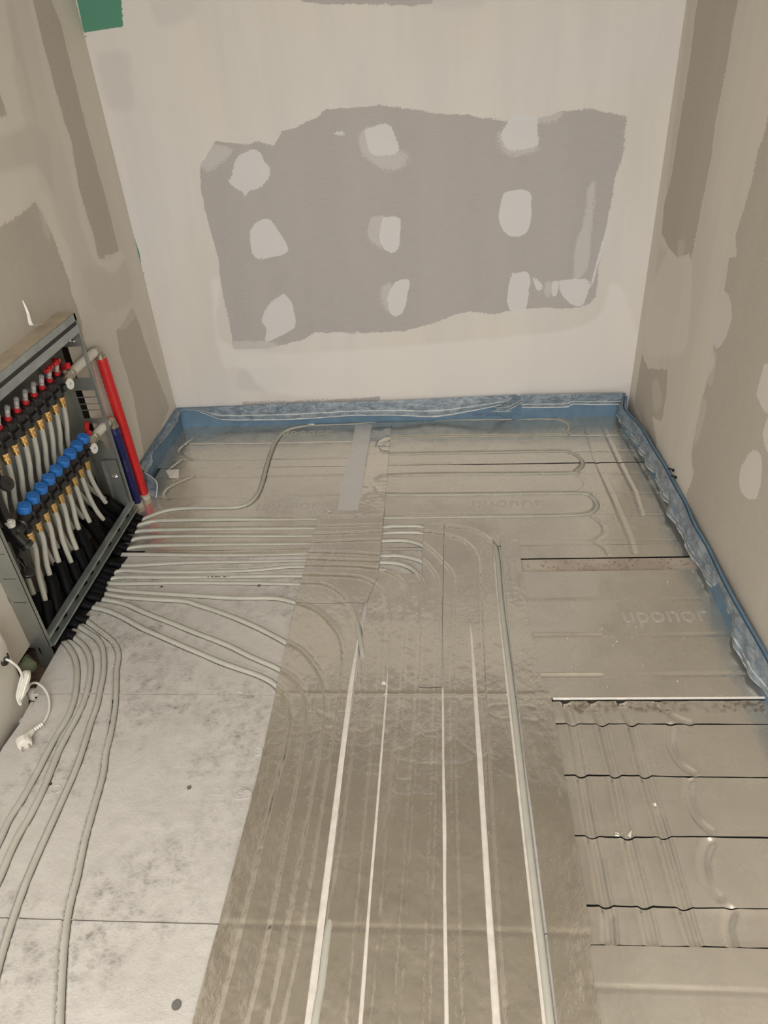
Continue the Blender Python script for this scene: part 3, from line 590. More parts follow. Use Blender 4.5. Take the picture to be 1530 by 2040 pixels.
for (px, py), r_, par in (((377,1569), .0055, b2), ((352,2002), .0095, b3), ((516,1167), .006, b1), ((322,1169), .004, b1), ((101,1562), .004, b2)):
    c = F(px, py); m = MB(); m.lathe((c[0], c[1], -.004), (0, 0, 1), [(0, r_), (.0052, r_)], 18); m.build('pin_hole', 'core' if r_ > .005 else 'slotgrey', par)
for (px, py), par in (((480,1373), b1), ((523,1227), b1), ((113,1572), b2), ((514,1497), b2), ((492,1583), b2)):
    c = F(px, py); m = MB(); P = [(0, .0125), (.0016, .0120), (.0016, .0105), (.0012, .0100)]; m.lathe((c[0], c[1], .0002), (0, 0, 1), P, 28); m.build('plug_disc', 'board', par)

# ------------------------------------------------------------------ blue edge strips with film flaps
def foam(parent, top, th=.008, z0=-.01, nrm=(0, -1)):
    """top: list of (x,y,z) along the strip; extruded down to z0, thickness towards -nrm"""
    P = smooth(top, 6); n = len(P); V = []; Fs = []
    for i, p in enumerate(P):
        t = np.array(P[min(i + 1, n - 1)]) - np.array(P[max(i - 1, 0)]); t = t / np.linalg.norm(t[:2]); q = np.array([t[1], -t[0]]) * th
        V += [(p[0], p[1], z0), (p[0], p[1], p[2]), (p[0] + q[0] * .5, p[1] + q[1] * .5, p[2] + .001), (p[0] + q[0], p[1] + q[1], p[2]), (p[0] + q[0], p[1] + q[1], z0)]
    for i in range(n - 1):
        for k in range(4): Fs.append((i * 5 + k, i * 5 + k + 1, i * 5 + 5 + k + 1, i * 5 + 5 + k))
    Fs += [(0, 1, 2, 3, 4), tuple(reversed(range((n - 1) * 5, n * 5)))]
    m = MB(); m.add(V, Fs); return m.build('foam_strip', 'foam', parent)
def film(parent, A, B, wr=.004, lines=(.76, .80, .93, .97), freq=30, seed=3, n=None, bulge=.012, out=(0, -1, .3)):
    A = smooth(A, 8); B = smooth(B, 8)
    def res(P, k):
        P = np.array(P); d = np.r_[0, np.cumsum(np.linalg.norm(np.diff(P, axis=0), axis=1))]; t = np.linspace(0, d[-1], k); return np.stack([np.interp(t, d, P[:, i]) for i in range(3)], -1), d[-1]
    L = res(A, 5)[1]; k = n or int(L / .004) + 2; a, _ = res(A, k); b, _ = res(B, k); nv = 34
    v = np.linspace(0, 1, nv); P = a[:, None, :] * (1 - v)[None, :, None] + b[:, None, :] * v[None, :, None]
    s = np.linspace(0, L, k)[:, None] + 0 * v[None, :]; VV = v[None, :] + 0 * s
    h = bulge * np.sin(VV * math.pi) + wr * (vnoise(s, VV * .10, freq, seed) + .6 * vnoise(s + VV * .05, VV * .25, freq * 2.2, seed + 1)) * np.sin(np.clip(VV * 1.5, 0, 1) * math.pi * .5)
    o = np.array(out, float); o /= np.linalg.norm(o); P = P + h[..., None] * o
    mi = np.zeros((k - 1, nv - 1), int); vc = (v[1:] + v[:-1]) / 2
    for lo, hi in ((lines[0], lines[1]), (lines[2], lines[3])): mi[:, (vc > lo) & (vc < hi)] = 1
    return gridmesh('film_flap', P[..., 0], P[..., 1], P[..., 2], ['film', 'filmline'], parent, matidx=mi)
def BK(px, py, y): return tuple(ray(px, py, y, 1))
FL_ = 'blue edge insulation strips'
e1 = thing('edge_strip', (.7, -.01, 0), 'blue foam edge strip along the back wall, from the left corner to the fold', 'edge strip', FL_)
foam(e1, [(.006, -.004, .099), (.4, -.004, .1), (.9, -.004, .101), (1.25, -.004, .103), (1.44, -.004, .106), (1.55, -.004, .108)])
film(e1, [BK(350,815,-.014), BK(600,803,-.014), BK(800,797,-.014), BK(950,790,-.014), BK(1030,786,-.014)],
     [BK(352,836,-.02), BK(366,818,-.02), BK(400,822,-.02), BK(430,834,-.022), BK(455,838,-.03), BK(530,838,-.03), BK(600,836,-.03), BK(690,830,-.03), BK(720,829,-.03), BK(800,829,-.03), BK(850,832,-.03), BK(890,829,-.03), BK(950,818,-.03), BK(1000,808,-.028), BK(1032,806,-.026)], .007, (.60, .66, .90, .98), 28, 3, bulge=.006)
m = MB(); P = [BK(975,822,-.03), BK(1003,806,-.035), BK(1030,795,-.03), BK(1040,800,-.03), BK(1038,824,-.035), BK(1036,838,-.02), BK(1005,826,-.035)]
m.prism([BK(1000,808,-.034), BK(1022,795,-.030), BK(1040,796,-.026), BK(1038,815,-.03), BK(1010,822,-.04), BK(979,820,-.045)], (0, .004, 0)); m.build('folded_corner', 'film', e1)
m = MB(); m.prism([BK(985,821,-.036), BK(1012,816,-.04), BK(1037,806,-.036), BK(1037,824,-.03), BK(1036,842,-.012), BK(1020,838,-.012)], (0, .004, 0)); m.build('folded_end', 'foam', e1)
m = MB(); m.tube(smooth([BK(980,819,-.046), BK(1003,820,-.044), BK(1022,812,-.038), BK(1040,801,-.034)], 6), .0016, 6); m.tube(smooth([BK(985,812,-.046), BK(1005,812,-.044), BK(1022,806,-.038), BK(1038,797,-.034)], 6), .0012, 6); m.build('white_stripe', 'filmline', e1)
ftext_ = text('07/20 mm', 'printed_text', 'navycon', Vector(BK(1000,822,-.0125)), (-1, 0, 0), (0, 0, -1), .016, .13, .0004, e1)
e2 = thing('edge_strip', (1.8, -.01, 0), 'blue foam edge strip along the back wall, right of the fold', 'edge strip', FL_)
foam(e2, [(1.535, -.022, .104), (1.56, -.016, .108), (1.8, -.014, .108), (2.02, -.014, .107)])
film(e2, [BK(1036,787,-.026), BK(1130,785,-.026), BK(1240,783,-.026)], [BK(1040,813,-.03), BK(1085,813,-.03), BK(1128,812,-.03), BK(1142,806,-.03), BK(1185,807,-.03), BK(1238,806,-.03)], .004, (.66, .72, .92, .99), 22, 9, bulge=.004)
e3 = thing('edge_strip', (.01, -.3, 0), 'blue foam edge strip along the left wall, ending at the red conduit', 'edge strip', FL_)
foam(e3, [(.004, -.555, .098), (.004, -.3, .099), (.006, -.008, .099)][::1], .008, -.01)
zz = lambda px, py, x: tuple(ray(px, py, x, 0))
film(e3, [(.014, -.02, .099), (.014, -.3, .098), (.013, -.545, .097)], [zz(357,824,.03), zz(352,842,.032), zz(341,858,.034), zz(332,872,.034), zz(318,885,.034), zz(304,903,.034), zz(303,920,.034), zz(299,929,.03), zz(291,944,.022)], .006, (.66, .72, .93, .99), 26, 13, bulge=.006, out=(1, 0, .3))
m = MB(); fl = [F(288,942,.075), F(302,950,.07), F(312,962,.065), F(309,994,.012), F(298,985,.012), F(290,965,.045)]
m.prism([tuple(p) for p in fl], (.002, .003, .003)); m.build('loose_film_end', 'film', e3)
m = MB(); m.tube(smooth([F(287,941,.08), F(303,951,.075), F(313,964,.068), F(311,992,.014)], 5), .0022, 6); m.build('white_stripe', 'filmline', e3)
e4 = thing('edge_strip', (W - .03, -.9, 0), 'blue foam edge strip wavering along the right wall', 'edge strip', FL_)
topR = [(1246,788),(1244,803),(1247,818),(1277,852),(1302,894),(1323.5,928),(1345.5,969),(1365,1003),(1382.5,1044.5),(1409,1090),(1443,1160),(1485,1236),(1530,1309),(1600,1420)]
TR = [tuple(F(x, y, .100)) for x, y in topR]
TR = [(min(p[0], W - .013), min(p[1], -.03), p[2]) for p in TR]
foam(e4, TR[::-1], .008, -.012)
botR = [(1232,806),(1233,825),(1240,842),(1271,887),(1275,900),(1288,911),(1289,926),(1308,942),(1309,953),(1315,968),(1320,990),(1334,1001),(1331,1012),(1332,1024),(1348,1043),(1360,1065),(1367,1083),(1374,1101),(1398,1132),(1412,1160),(1440,1184),(1452,1215),(1462,1246),(1461,1277),(1474,1305),(1488,1329),(1502,1354),(1530,1381),(1590,1480)]
BR = [tuple(F(x - 3, y + 3, .018)) for x, y in botR]
film(e4, [(p[0] - .006, p[1] - .002, p[2] + .001) for p in TR], BR, .010, (.70, .74, .92, .97), 34, 17, bulge=.006, out=(-1, -.3, .5))
for a, b, lb in (((1331,934),(1341,937),'upper small black fixing clip behind the blue strip at the right wall'), ((1337,948),(1346,951),'lower small black fixing clip behind the blue strip at the right wall')):
    ec = MB(); p = Vector(ray(*a, W - .02, 0)); q = Vector(ray(*b, W - .004, 0)); ec.tube([p, (p + q) / 2 + Vector((0, .003, .002)), q], .0022, 7); ec.lathe(q - Vector((.003, 0, 0)), (1, 0, 0), [(0, .004), (.005, .0055)], 10)
    tag(ec.build('fixing_clip', 'sleeve'), lb, 'clip', 'black fixing clips at the right wall')

# ------------------------------------------------------------------ heating pipes with black sleeves
PITCH = .0515
up_y = [-.915 - PITCH * i for i in range(9)]; lo_y = [-.898 - PITCH * i for i in range(9)]
exits = [r[0] for r in WR]; PN = 0
def cabin(i_end, up, i):
    """path from the manifold outlet down to just before the floor point i_end"""
    e = np.array(i_end); y = (up_y if up else lo_y)[i]; d = .0
    if up: P = [(.012, y, .552), (.010, y, .53), (.001, y, .48), (-.012, y, .43), (-.020, y, .37), (-.023, y, .30), (-.018, (y * 2 + e[1]) / 3, .20), (-.002, (y + e[1] * 3) / 4, .11), (.022, e[1], .045), (.055, e[1], .014)]
    else: P = [(.012, y, .312), (.012, y, .27), (.008, (y * 3 + e[1]) / 4, .20), (.014, (y + e[1]) / 2, .13), (.030, e[1], .055), (.055, e[1], .014)]
    return P + [tuple(e)]
names = ['white pipe making three flat U-loops on the foil by the back wall', 'second straight white pipe from the back, bending under tape to the rightmost white line', 'third straight white pipe from the back of the bundle', 'fourth straight white pipe, on the front edge of the foil panel', 'fifth white pipe, along the back edge of the grey board', 'sixth straight white pipe from the back of the bundle', 'seventh straight white pipe, kinking slightly before the tape', 'eighth straight white pipe with black print on it, from the back', 'last straight white pipe in front of the printed one', 'white pipe swinging gently under the corner of the left tape', 'uppermost of the three white pipes slanting to the left tape', 'middle of the three white pipes slanting to the left tape', 'lowest slanting white pipe reaching the left tape', 'rightmost of the four white pipes bending towards the viewer, printed in black', 'white pipe with a grey line, second from right of four bending to viewer', 'third from right of the four white pipes bending to the viewer', 'leftmost of the four white pipes bending to the viewer']
order = []   # (route index, reversed end?)
ends = [(0, 0), (0, 1)] + [(k, 0) for k in range(1, 17)]
slot = {e: j for j, e in enumerate(ends)}
def ticks(path, s0, s1, mat, parent, w=.0022, dash=None, name='printed_line'):
    """ink along a pipe's upper side"""
    P = [Vector(p) for p in path]; m = MB(); acc = 0; rnd = random.Random(5)
    for a, b in zip(P[:-1], P[1:]):
        L = (b - a).length; t = (b - a).normalized(); side = t.cross(Vector((0, 0, 1))).normalized(); k = max(1, int(L / .004))
        for j in range(k):
            s = acc + L * j / k
            if s0 < s < s1 and (dash is None or rnd.random() < dash(s)):
                c0 = a + t * (L * j / k); c1 = a + t * (L * (j + 1) / k); an = math.radians(52); o_ = side * math.cos(an) * .0083 + Vector((0, 0, math.sin(an) * .0083)); ww = side * math.sin(an) * w - Vector((0, 0, math.cos(an) * w)); ww *= (1 if dash is None else .5 + rnd.random() * .6)
                m.add([c0 + o_ - ww * .5, c1 + o_ - ww * .5, c1 + o_ + ww * .5, c0 + o_ + ww * .5], [(0, 1, 2, 3)])
        acc += L
    if m.f: m.build(name, mat, parent, False)
for k, r in enumerate(WR):
    e = r[0]; t = thing('heating_pipe', (e[0], e[1], 0), names[k], 'pipe', 'white heating pipes'); j = slot[(k, 0)]
    c1 = smooth(cabin(e, j % 2 == 0, j // 2)[:-1], 7)
    floor_ = [np.array(p) for p in r]
    path = c1 + floor_
    tail = []
    if k == 0:
        j2 = slot[(0, 1)]; c2 = smooth(cabin(r[-1], j2 % 2 == 0, j2 // 2)[:-1], 7); path = path + c2[::-1]; tail = c2
    MB().tube(path, .008, 12).build('tube', 'pex', t)
    for cc, ee in ((c1, e),) + (((tail, r[-1]),) if k == 0 else ()):
        i0 = next(i for i, p in enumerate(cc) if p[2] < (.145 + .03 * math.sin(k * 2.3))); sl = smooth([tuple(p) for p in cc[i0:]] + [tuple(np.array(ee) * .8 + np.array(cc[-1]) * .2 + np.array([0, 0, .003])), tuple(np.array(ee) + np.array([.004, 0, .002]))], 3)
        MB().tube(sl, [.0175 if n_ < len(sl) - 5 else .0145 for n_ in range(len(sl))], 12, ripple=lambda i: 1 + .06 * (i % 2)).build('black_sleeve', 'sleeve', t)
    fl_ = [p for p in r]
    if k == 13: ticks(fl_, .02, 3, 'ink', t, .0014, lambda s: .35 if s < .32 else (.9 if s < .52 else .45)); ticks(fl_, .40, .455, 'ink', t, .0045, lambda s: .8, 'printed_lettering'); ticks(fl_, .475, .487, 'ink', t, .0055, None, 'printed_lettering')
    if k == 14: ticks(fl_, .06, 3, 'greyline', t, .0022)
    if k == 7: ticks(fl_, .34, .42, 'ink', t, .004, lambda s: .75, 'printed_lettering')

# ------------------------------------------------------------------ manifold cabinet
cab = thing('manifold_cabinet', (.0, -1.12, .04), 'open galvanised steel manifold cabinet set in the left wall', 'cabinet')
X0, X1, YF_, YN, ZB, ZTp = -.048, .060, -.757, -1.482, .04, .795
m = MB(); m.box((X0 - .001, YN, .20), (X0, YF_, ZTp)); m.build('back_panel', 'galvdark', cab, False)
# far side panel with knock-outs (frame of boxes)
m = MB(); yp = YF_; holes = [(.575, .685), (.425, .53), (.30, .405)]; zc = ZTp
def side(y, holes, hx0=-.022, hx1=.046):
    m = MB(); m.box((X0, y - .0012, ZB), (hx0, y, ZTp)); m.box((hx1, y - .0012, ZB), (X1, y, ZTp)); z = ZB
    for a, b in sorted(holes): m.box((hx0, y - .0012, z), (hx1, y, a)); z = b
    m.box((hx0, y - .0012, z), (hx1, y, ZTp)); return m
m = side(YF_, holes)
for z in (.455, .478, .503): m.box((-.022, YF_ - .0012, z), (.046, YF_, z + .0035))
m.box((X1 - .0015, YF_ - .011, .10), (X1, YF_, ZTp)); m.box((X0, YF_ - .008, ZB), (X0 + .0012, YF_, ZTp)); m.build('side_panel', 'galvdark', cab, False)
m = MB(); m.box((X0, YN, ZB), (X1, YN + .0012, ZTp)); m.box((X1 - .0015, YN, ZB), (X1, YN + .013, ZTp))
for z in (.215, .30, .385, .47): m.box((.012, YN - .0006, z), (X1 - .01, YN - .0001, z + .002), 1)
m.box((.0, YN - .0006, .215), (.0015, YN - .0001, .235), 1); m.build('side_panel', ['galvdark', 'slotgrey'], cab, False)
m = MB(); m.box((X1 - .022, YN, ZTp - .0015), (X1, YF_, ZTp)); m.box((X1 - .0015, YN, ZTp - .022), (X1, YF_, ZTp - .0015)); m.box((X1 - .004, YN, ZTp - .034), (X1 + .0005, YF_ - .01, ZTp - .022), 1); m.box((X1 - .002, YN, ZTp - .060), (X1 + .001, YF_ - .004, ZTp - .034)); m.build('top_rail', ['galv', 'slotgrey'], cab, False)
m = MB(); m.box((X0, YN, ZTp), (X1 - .004, YF_, ZTp + .004)); m.build('cardboard_cover', 'chip', cab, False)
m = MB()   # bottom rail: channel with up-turned lips
m.box((.045, YN + .002, .046), (.0465, YF_ - .002, .078)); m.box((.045, YN + .002, .045), (.074, YF_ - .002, .0465)); m.box((.045, YN + .002, .0775), (.066, YF_ - .002, .079)); m.box((.0725, YN + .002, .045), (.074, YF_ - .002, .053)); m.box((.0645, YN + .002, .071), (.066, YF_ - .002, .0775))
m.build('bottom_rail', 'galv', cab, False)
for y in (YF_ - .012, YN + .014):   # adjustable leg brackets
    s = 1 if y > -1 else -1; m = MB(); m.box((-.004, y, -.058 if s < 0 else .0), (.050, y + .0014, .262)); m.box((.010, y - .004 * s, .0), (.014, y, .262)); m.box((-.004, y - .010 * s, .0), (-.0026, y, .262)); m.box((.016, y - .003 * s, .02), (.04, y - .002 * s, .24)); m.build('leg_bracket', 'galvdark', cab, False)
def wingnut(p, par, yd=-1):
    m = MB(); p = Vector(p); m.lathe(p, (0, yd, 0), [(0, .004), (.006, .004), (.007, .0025)], 10)
    for s in (-1, 1): m.prism([p + Vector((s * .002, yd * .002, -.002)), p + Vector((s * .010, yd * .008, .002)), p + Vector((s * .011, yd * .008, .007)), p + Vector((s * .004, yd * .004, .004))], (0, yd * .0016, 0))
    m.lathe(p, (0, yd, 0), [(0, .0018), (.014, .0018)], 8); m.build('wing_nut', 'chrome', par)
wingnut((.030, YF_ - .002, .705), cab); wingnut((.034, YF_ - .014, .196), cab); wingnut((.020, YF_ - .014, .06), cab); wingnut((.040, YN + .018, .155), cab, 1)
m = MB(); m.prism([(-.045, YF_ - .003, .36), (.02, YF_ - .003, .335), (.032, YF_ - .003, .275), (-.03, YF_ - .003, .262)], (0, .0012, 0)); m.build('mounting_plate', 'galvdark', cab, False)
m = MB(); m.prism([(X0 + .004, YF_ - .02, .20), (X0 + .004, YF_ - .006, .36), (X0 + .004, YF_ - .14, .36), (X0 + .004, YF_ - .16, .20)], (.0012, 0, 0)); m.build('mounting_plate', 'galvdark', cab, False)
for yy_ in (-.86, -1.36):
    m = MB(); m.box((X0 + .001, yy_ - .015, .22), (X0 + .012, yy_ + .015, .74)); m.build('holding_rail', 'galvdark', cab, False)

# ------------------------------------------------------------------ manifolds
def bfly(m, c, s=1, tilt=0, yaw=0):
    """butterfly handle: hub and two flared wings"""
    c = Vector(c); Rm = Matrix.Rotation(yaw, 3, 'Z') @ Matrix.Rotation(tilt, 3, 'Y')
    m.lathe(c - Vector((0, 0, .006)), (0, 0, 1), [(0, .0095), (.012, .0085), (.013, .006)], 14)
    for q in (-1, 1):
        P = [Vector((0, q * .004, -.005)), Vector((0, q * .018, -.003)), Vector((0, q * .038, .005)), Vector((0, q * .042, .024)), Vector((0, q * .030, .023)), Vector((0, q * .017, .012)), Vector((0, q * .004, .007))]
        m.prism([c + Rm @ (p + Vector((-.007, 0, 0))) for p in P], Rm @ Vector((.014, 0, 0)))
def manifold(kind):
    up = kind == 'supply'; ys_ = up_y if up else lo_y; zb = .615 if up else .372; xb = .012
    t = thing(kind + '_manifold', (xb, -1.12, zb), ('black upper manifold with clear flow meters and red valve handle' if up else 'black lower manifold with nine blue caps and red valve handle'), 'manifold')
    m = MB(); m.cyl((xb, ys_[-1] - .035, zb), (xb, ys_[0] + .028, zb), .0165, 18)
    for y in ys_:
        m.lathe((xb, y - .022, zb), (0, 1, 0), [(0, .0165), (.004, .0205), (.040, .0205), (.044, .0165)], 18)
        m.lathe((xb, y, zb), (0, 0, -1), [(0, .019), (.018, .018), (.020, .0155), (zb - (.580 if up else .336), .0135)], 16)
        m.lathe((xb + .002, y, zb), (.3 if up else .35, 0, 1), [(0, .0185), (.028, .0195), (.036, .0195), (.038, .022), (.041, .022), (.042, .014)], 18)
        m.box((xb + .012, y - .016, zb - .014), (xb + .030, y + .016, zb + .006))
    m.build('manifold_body', 'blackpl', t, bev=0)
    for y in ys_:
        z0 = .580 if up else .336
        f = MB(); f.lathe((xb, y, z0 + .003), (0, 0, -1), [(0, .0130), (.002, .0135), (.011, .0135), (.0115, .0115), (.014, .0115), (.0145, .0130), (.024, .0130), (.0245, .0098), (.032, .0096)], 6, 0); f.lathe((xb, y, z0 + .003), (0, 0, -1), [(.011, .0125), (.0145, .0125)], 16); f.lathe((xb, y, z0 - .02), (0, 0, -1), [(0, .0108), (.012, .0104)], 16); f.build('brass_fitting', 'brass', t, angle=30)
    for n_, y in enumerate(ys_):
        if up:
            d = Vector((.3, 0, 1)).normalized(); b = Vector((xb + .002, y, zb)) + d * .041
            f = MB(); f.lathe(b, d, [(0, .0095), (.006, .0095), (.0065, .0105), (.010, .0105), (.011, .0078)], 16, 0); f.lathe(b + d * .010, d, [(0, .0030), (.014, .0030)], 8, 0); f.lathe(b + d * .019, d, [(0, .0045), (.002, .0045)], 8, 0)
            fm = f.build('flow_meter', 'red', t)
            g = MB(); g.lathe(b + d * .0105, d, [(0, .0072), (.030, .0072), (.034, .006), (.035, .002)], 16); g.build('sight_tube', 'glass', fm)
            g = MB(); g.lathe(b + d * .013, d, [(0, .0042), (.018, .0042), (.018, .0036), (.020, .0036)], 10); g.build('scale_insert', 'dial', fm)
            if n_ in (0, 1):
                g = MB(); q = b + d * .040; g.lathe(q, d, [(0, .0085), (.007, .0085), (.008, .006)], 14)
                for s in (-1, 1): g.box(q + Vector((-.005, s * .006, -.004)), q + Vector((.005, s * .020, .008)))
                g.lathe(q, (.3, 0, 1), [(.007, .005), (.012, .005)], 10); g.build('red_key', 'red', fm)
        else:
            d = Vector((.35, 0, 1)).normalized(); b = Vector((xb + .002, y, zb)) + d * .040
            f = MB(); f.lathe(b, d, [(0, .0195), (.001, .0205), (.019, .0195), (.022, .0185), (.0235, .0165), (.0225, .0150), (.0225, .0075), (.0235, .007), (.0235, .001)], 10)
            f.build('blue_cap', 'blue', t, bev=.0006, angle=28)
    # ball valve end, thermometer, elbow
    y0 = ys_[0] + .028; ye = -.612 if up else -.668; ze = zb + .004
    b = MB(); b.lathe((xb, y0 - .006, zb), (0, 1, 0), [(0, .019), (.012, .019), (.013, .0165), (.022, .0165)], 8); b.lathe((xb, y0 + .012, zb), (0, 1, 0), [(0, .0185), (.006, .0195), (.010, .0160), (.024, .0205), (.040, .0205), (.050, .0165), (.053, .0195), (.066, .0195), (.068, .0145)], 18); b.lathe((xb, y0 + .04, zb), (0, 0, 1), [(0, .009), (.028, .008)], 12)
    bv = b.build('ball_valve', 'nickel', t)
    h = MB(); bfly(h, (xb, y0 + .04, zb + .034), 1, 0 if up else .4, 1.0 if up else .5); h.build('valve_handle', 'red', bv)
    h = MB(); h.lathe((xb, y0 + .04, zb + .03), (0, 0, 1), [(0, .004), (.011, .004), (.012, .003)], 8); h.build('handle_screw', 'chrome', bv)
    d = Vector((1, -.15, .1)).normalized(); c = Vector((xb + .020, y0 - .002, zb - .004))
    h = MB(); h.lathe(c - d * .012, d, [(0, .009), (.014, .009), (.015, .0185), (.024, .0195), (.0255, .0185), (.0256, .0005)], 22); th = h.build('thermometer', 'nickel', t)
    h = MB(); h.lathe(c + d * .0135, d, [(0, .0172), (.0008, .0172)], 22); h.build('dial_face', 'dial', th)
    u = d.orthogonal().normalized(); h = MB(); q = c + d * .0146; w_ = d.cross(u); h.prism([q - u * .003 - w_ * .0012, q + u * .004 - w_ * .0012, q + u * .004 + w_ * .0012, q - u * .003 + w_ * .0012], d * .0006); h.build('dial_needle', 'ink', th)
    p = MB(); p.cyl((xb, y0 + .078, zb), (xb + .012, ye - .02, ze), .0155, 18); p.build('white_connector', 'white', t)
    el = MB(); xe_ = xb + .012; A = Vector((xe_, ye, ze)); pts = [A + Vector((0, -.028, 0)), A + Vector((0, -.014, 0)), A + Vector((0, -.004, -.003)), A + Vector((0, .002, -.010)), A + Vector((0, .003, -.022)), A + Vector((0, .003, -.032))]
    el.tube(smooth(pts, 4), .0165, 16); el.lathe(A + Vector((0, -.032, 0)), (0, 1, 0), [(0, .0195), (.012, .0195), (.013, .0175)], 16); el.lathe(A + Vector((0, .003, -.024)), (0, 0, -1), [(0, .0195), (.010, .0195), (.011, .018)], 16); el.build('elbow_fitting', 'nickel', t)
    el = MB(); el.lathe(A + Vector((0, .003, -.034)), (0, 0, -1), [(0, .0165), (.006, .0185), (.010, .0165), (.014, .0180), (.022, .0150)], 18); el.build('chrome_collar', 'chrome', t)
    # near end: vent and drain valve
    yn = ys_[-1] - .035
    v = MB(); v.lathe((xb, yn + .004, zb), (0, -1, 0), [(0, .019), (.012, .021), (.024, .021), (.03, .016), (.048, .016)], 16); v.lathe((xb + .004, yn - .030, zb), (0, 0, 1), [(0, .013), (.030, .013), (.032, .016), (.040, .016)], 14); v.lathe((xb + .008, yn - .028, zb), (.5, 0, -1), [(0, .013), (.035, .013), (.036, .019), (.048, .019), (.049, .009)], 14)
    ev = v.build('end_valve', 'blackpl', t)
    if not up:
        v = MB(); v.lathe((xb + .010, yn - .034, zb + .034), (.1, 0, 1), [(0, .012), (.008, .012), (.010, .014), (.014, .014), (.015, .007), (.020, .0065)], 14); v.build('vent_cap', 'dial', ev)
        q = Vector((.040, -1.418, .268)); v = MB(); v.lathe(q, (.5, -.2, 1), [(0, .0175), (.003, .019), (.010, .019), (.012, .0165)], 18)
        for s in (-.012, .012): v.tube(smooth([q + Vector((0, s, .006)), q + Vector((.006, s * .9, .035)), q + Vector((-.004, s * .5, .06)), Vector((xb + .02, yn - .03, zb - .035))], 5), .0017, 6)
        v.build('drain_cap', 'blackpl', ev)
    else:
        q = Vector((.050, -1.362, .53)); v = MB(); v.lathe(q - Vector((.012, 0, 0)), (1, -.1, .5), [(0, .018), (.004, .0215), (.016, .0215), (.018, .018), (.0185, .008), (.016, .007), (.016, .001)], 12); v.box((.02, -1.372, .54), (.035, -1.352, .60)); v.build('drain_knob', 'blackpl', ev)
    return t
manifold('supply'); manifold('return')
m = MB(); m.box((.002, -1.385, .24), (.018, -1.36, .60)); m.box((-.04, -1.39, .60), (.02, -1.355, .63)); m.box((-.04, -1.39, .36), (.02, -1.355, .385)); m.build('manifold_bracket', 'blackpl', cab)

# ------------------------------------------------------------------ conduits
def conduit(label, mat, x, y, ztop, lean, stub):
    t = thing('conduit', (x, y, -.02), label, 'conduit'); P = smooth([(x + lean[0], y + lean[1], ztop), (x + lean[0] * .6, y + lean[1] * .7, ztop * .66), (x + lean[0] * .25, y + lean[1] * .3, ztop * .33), (x, y, -.02)], 26)
    MB().tube(P, .0195, 20, ripple=lambda i: 1 + (.035 if i % 2 else -.035)).build('corrugated_sleeve', mat, t)
    m = MB(); m.tube(smooth([(x + .001, y, -.03), (x + .002, y - .003, .0), (x + .008, y - .006, .022)], 3), .021, 14, ripple=lambda i: 1 + .1 * math.sin(i * 5)); m.build('plaster_collar', 'dust', t); return t
conduit('red corrugated conduit dropping from the upper elbow to the floor', 'redcon', .036, -.612, .585, (-.010, .004), 0)
conduit('navy blue corrugated conduit dropping from the lower elbow to the floor', 'navycon', .028, -.672, .342, (-.004, .006), 0)

# ------------------------------------------------------------------ electric appliance, cord, plug and small debris
ap = thing('electric_heater', (.03, -1.85, -.06), 'slim white appliance standing against the left wall, bottom left', 'appliance')
m = MB(); prof = [(.004, -.058), (.036, -.058), (.046, -.02), (.052, .06), (.060, .16), (.066, .215), (.062, .24), (.045, .252), (.004, .254)]
yy = [-1.612, -1.62, -1.64, -1.9, -2.35]; V = []; Fs = []; n = len(prof)
for j, y in enumerate(yy):
    sc = (.55, .82, 1, 1, 1)[j]; V += [(.004 + (x - .004) * sc, y, z * (1 if j > 1 else .985) - (0, 0, 0, 0, 0)[j]) for x, z in prof]
for j in range(len(yy) - 1):
    for i in range(n): Fs.append((j * n + i, j * n + (i + 1) % n, (j + 1) * n + (i + 1) % n, (j + 1) * n + i))
Fs += [tuple(range(n)), tuple(reversed(range((len(yy) - 1) * n, len(yy) * n)))]
m.add(V, Fs); m.build('housing', 'white', ap, True, angle=50)
g = Vector(ray(8, 1313, .060, 0)); m = MB(); m.lathe(g, (1, 0, .1), [(-.004, .0185), (.003, .0185), (.0035, .014), (.0015, .013), (.0015, .006), (.006, .0055)], 22); m.build('cable_gland', 'slotgrey', ap)
cd = thing('power_cord', (.08, -1.64, .02), 'white power cord coiled and tied, trailing from the appliance to its plug', 'cable')
def Z(px, py, z): return tuple(F(px, py, z))
P = [tuple(g + Vector((.004, 0, 0))), Z(22,1318,.17), Z(36,1330,.14), Z(45,1350,.10), Z(46,1375,.06), Z(42,1398,.045)]
for k in range(4):
    o_ = k * 4.2; P += [Z(40, 1403 - k * 3, .04 + .008 * k), Z(34 + o_ * .8, 1388, .055 + .008 * k), Z(38 + o_, 1366, .075 + .008 * k), Z(45 + o_, 1343, .095 + .008 * k), Z(52 + o_ * .5, 1338, .10), Z(52 + o_ * .5, 1352, .075), Z(46 + o_ * .3, 1378, .055), Z(42, 1394, .04)]
P += [Z(55,1372,.06), Z(62,1362,.045), Z(74,1361,.03), Z(88,1372,.02), Z(97,1390,.012), Z(98,1412,.008), Z(92,1430,.006), Z(83,1443,.007)]
MB().tube(smooth(P, 7), .0033, 8).build('cord', 'white', cd)
a = Vector(Z(83,1443,.009)); b = Vector(Z(66,1455,.012)); c_ = Vector(Z(47,1474,.014)); e_ = Vector(Z(50,1484,.012)); f_ = Vector(Z(52,1492,.010))
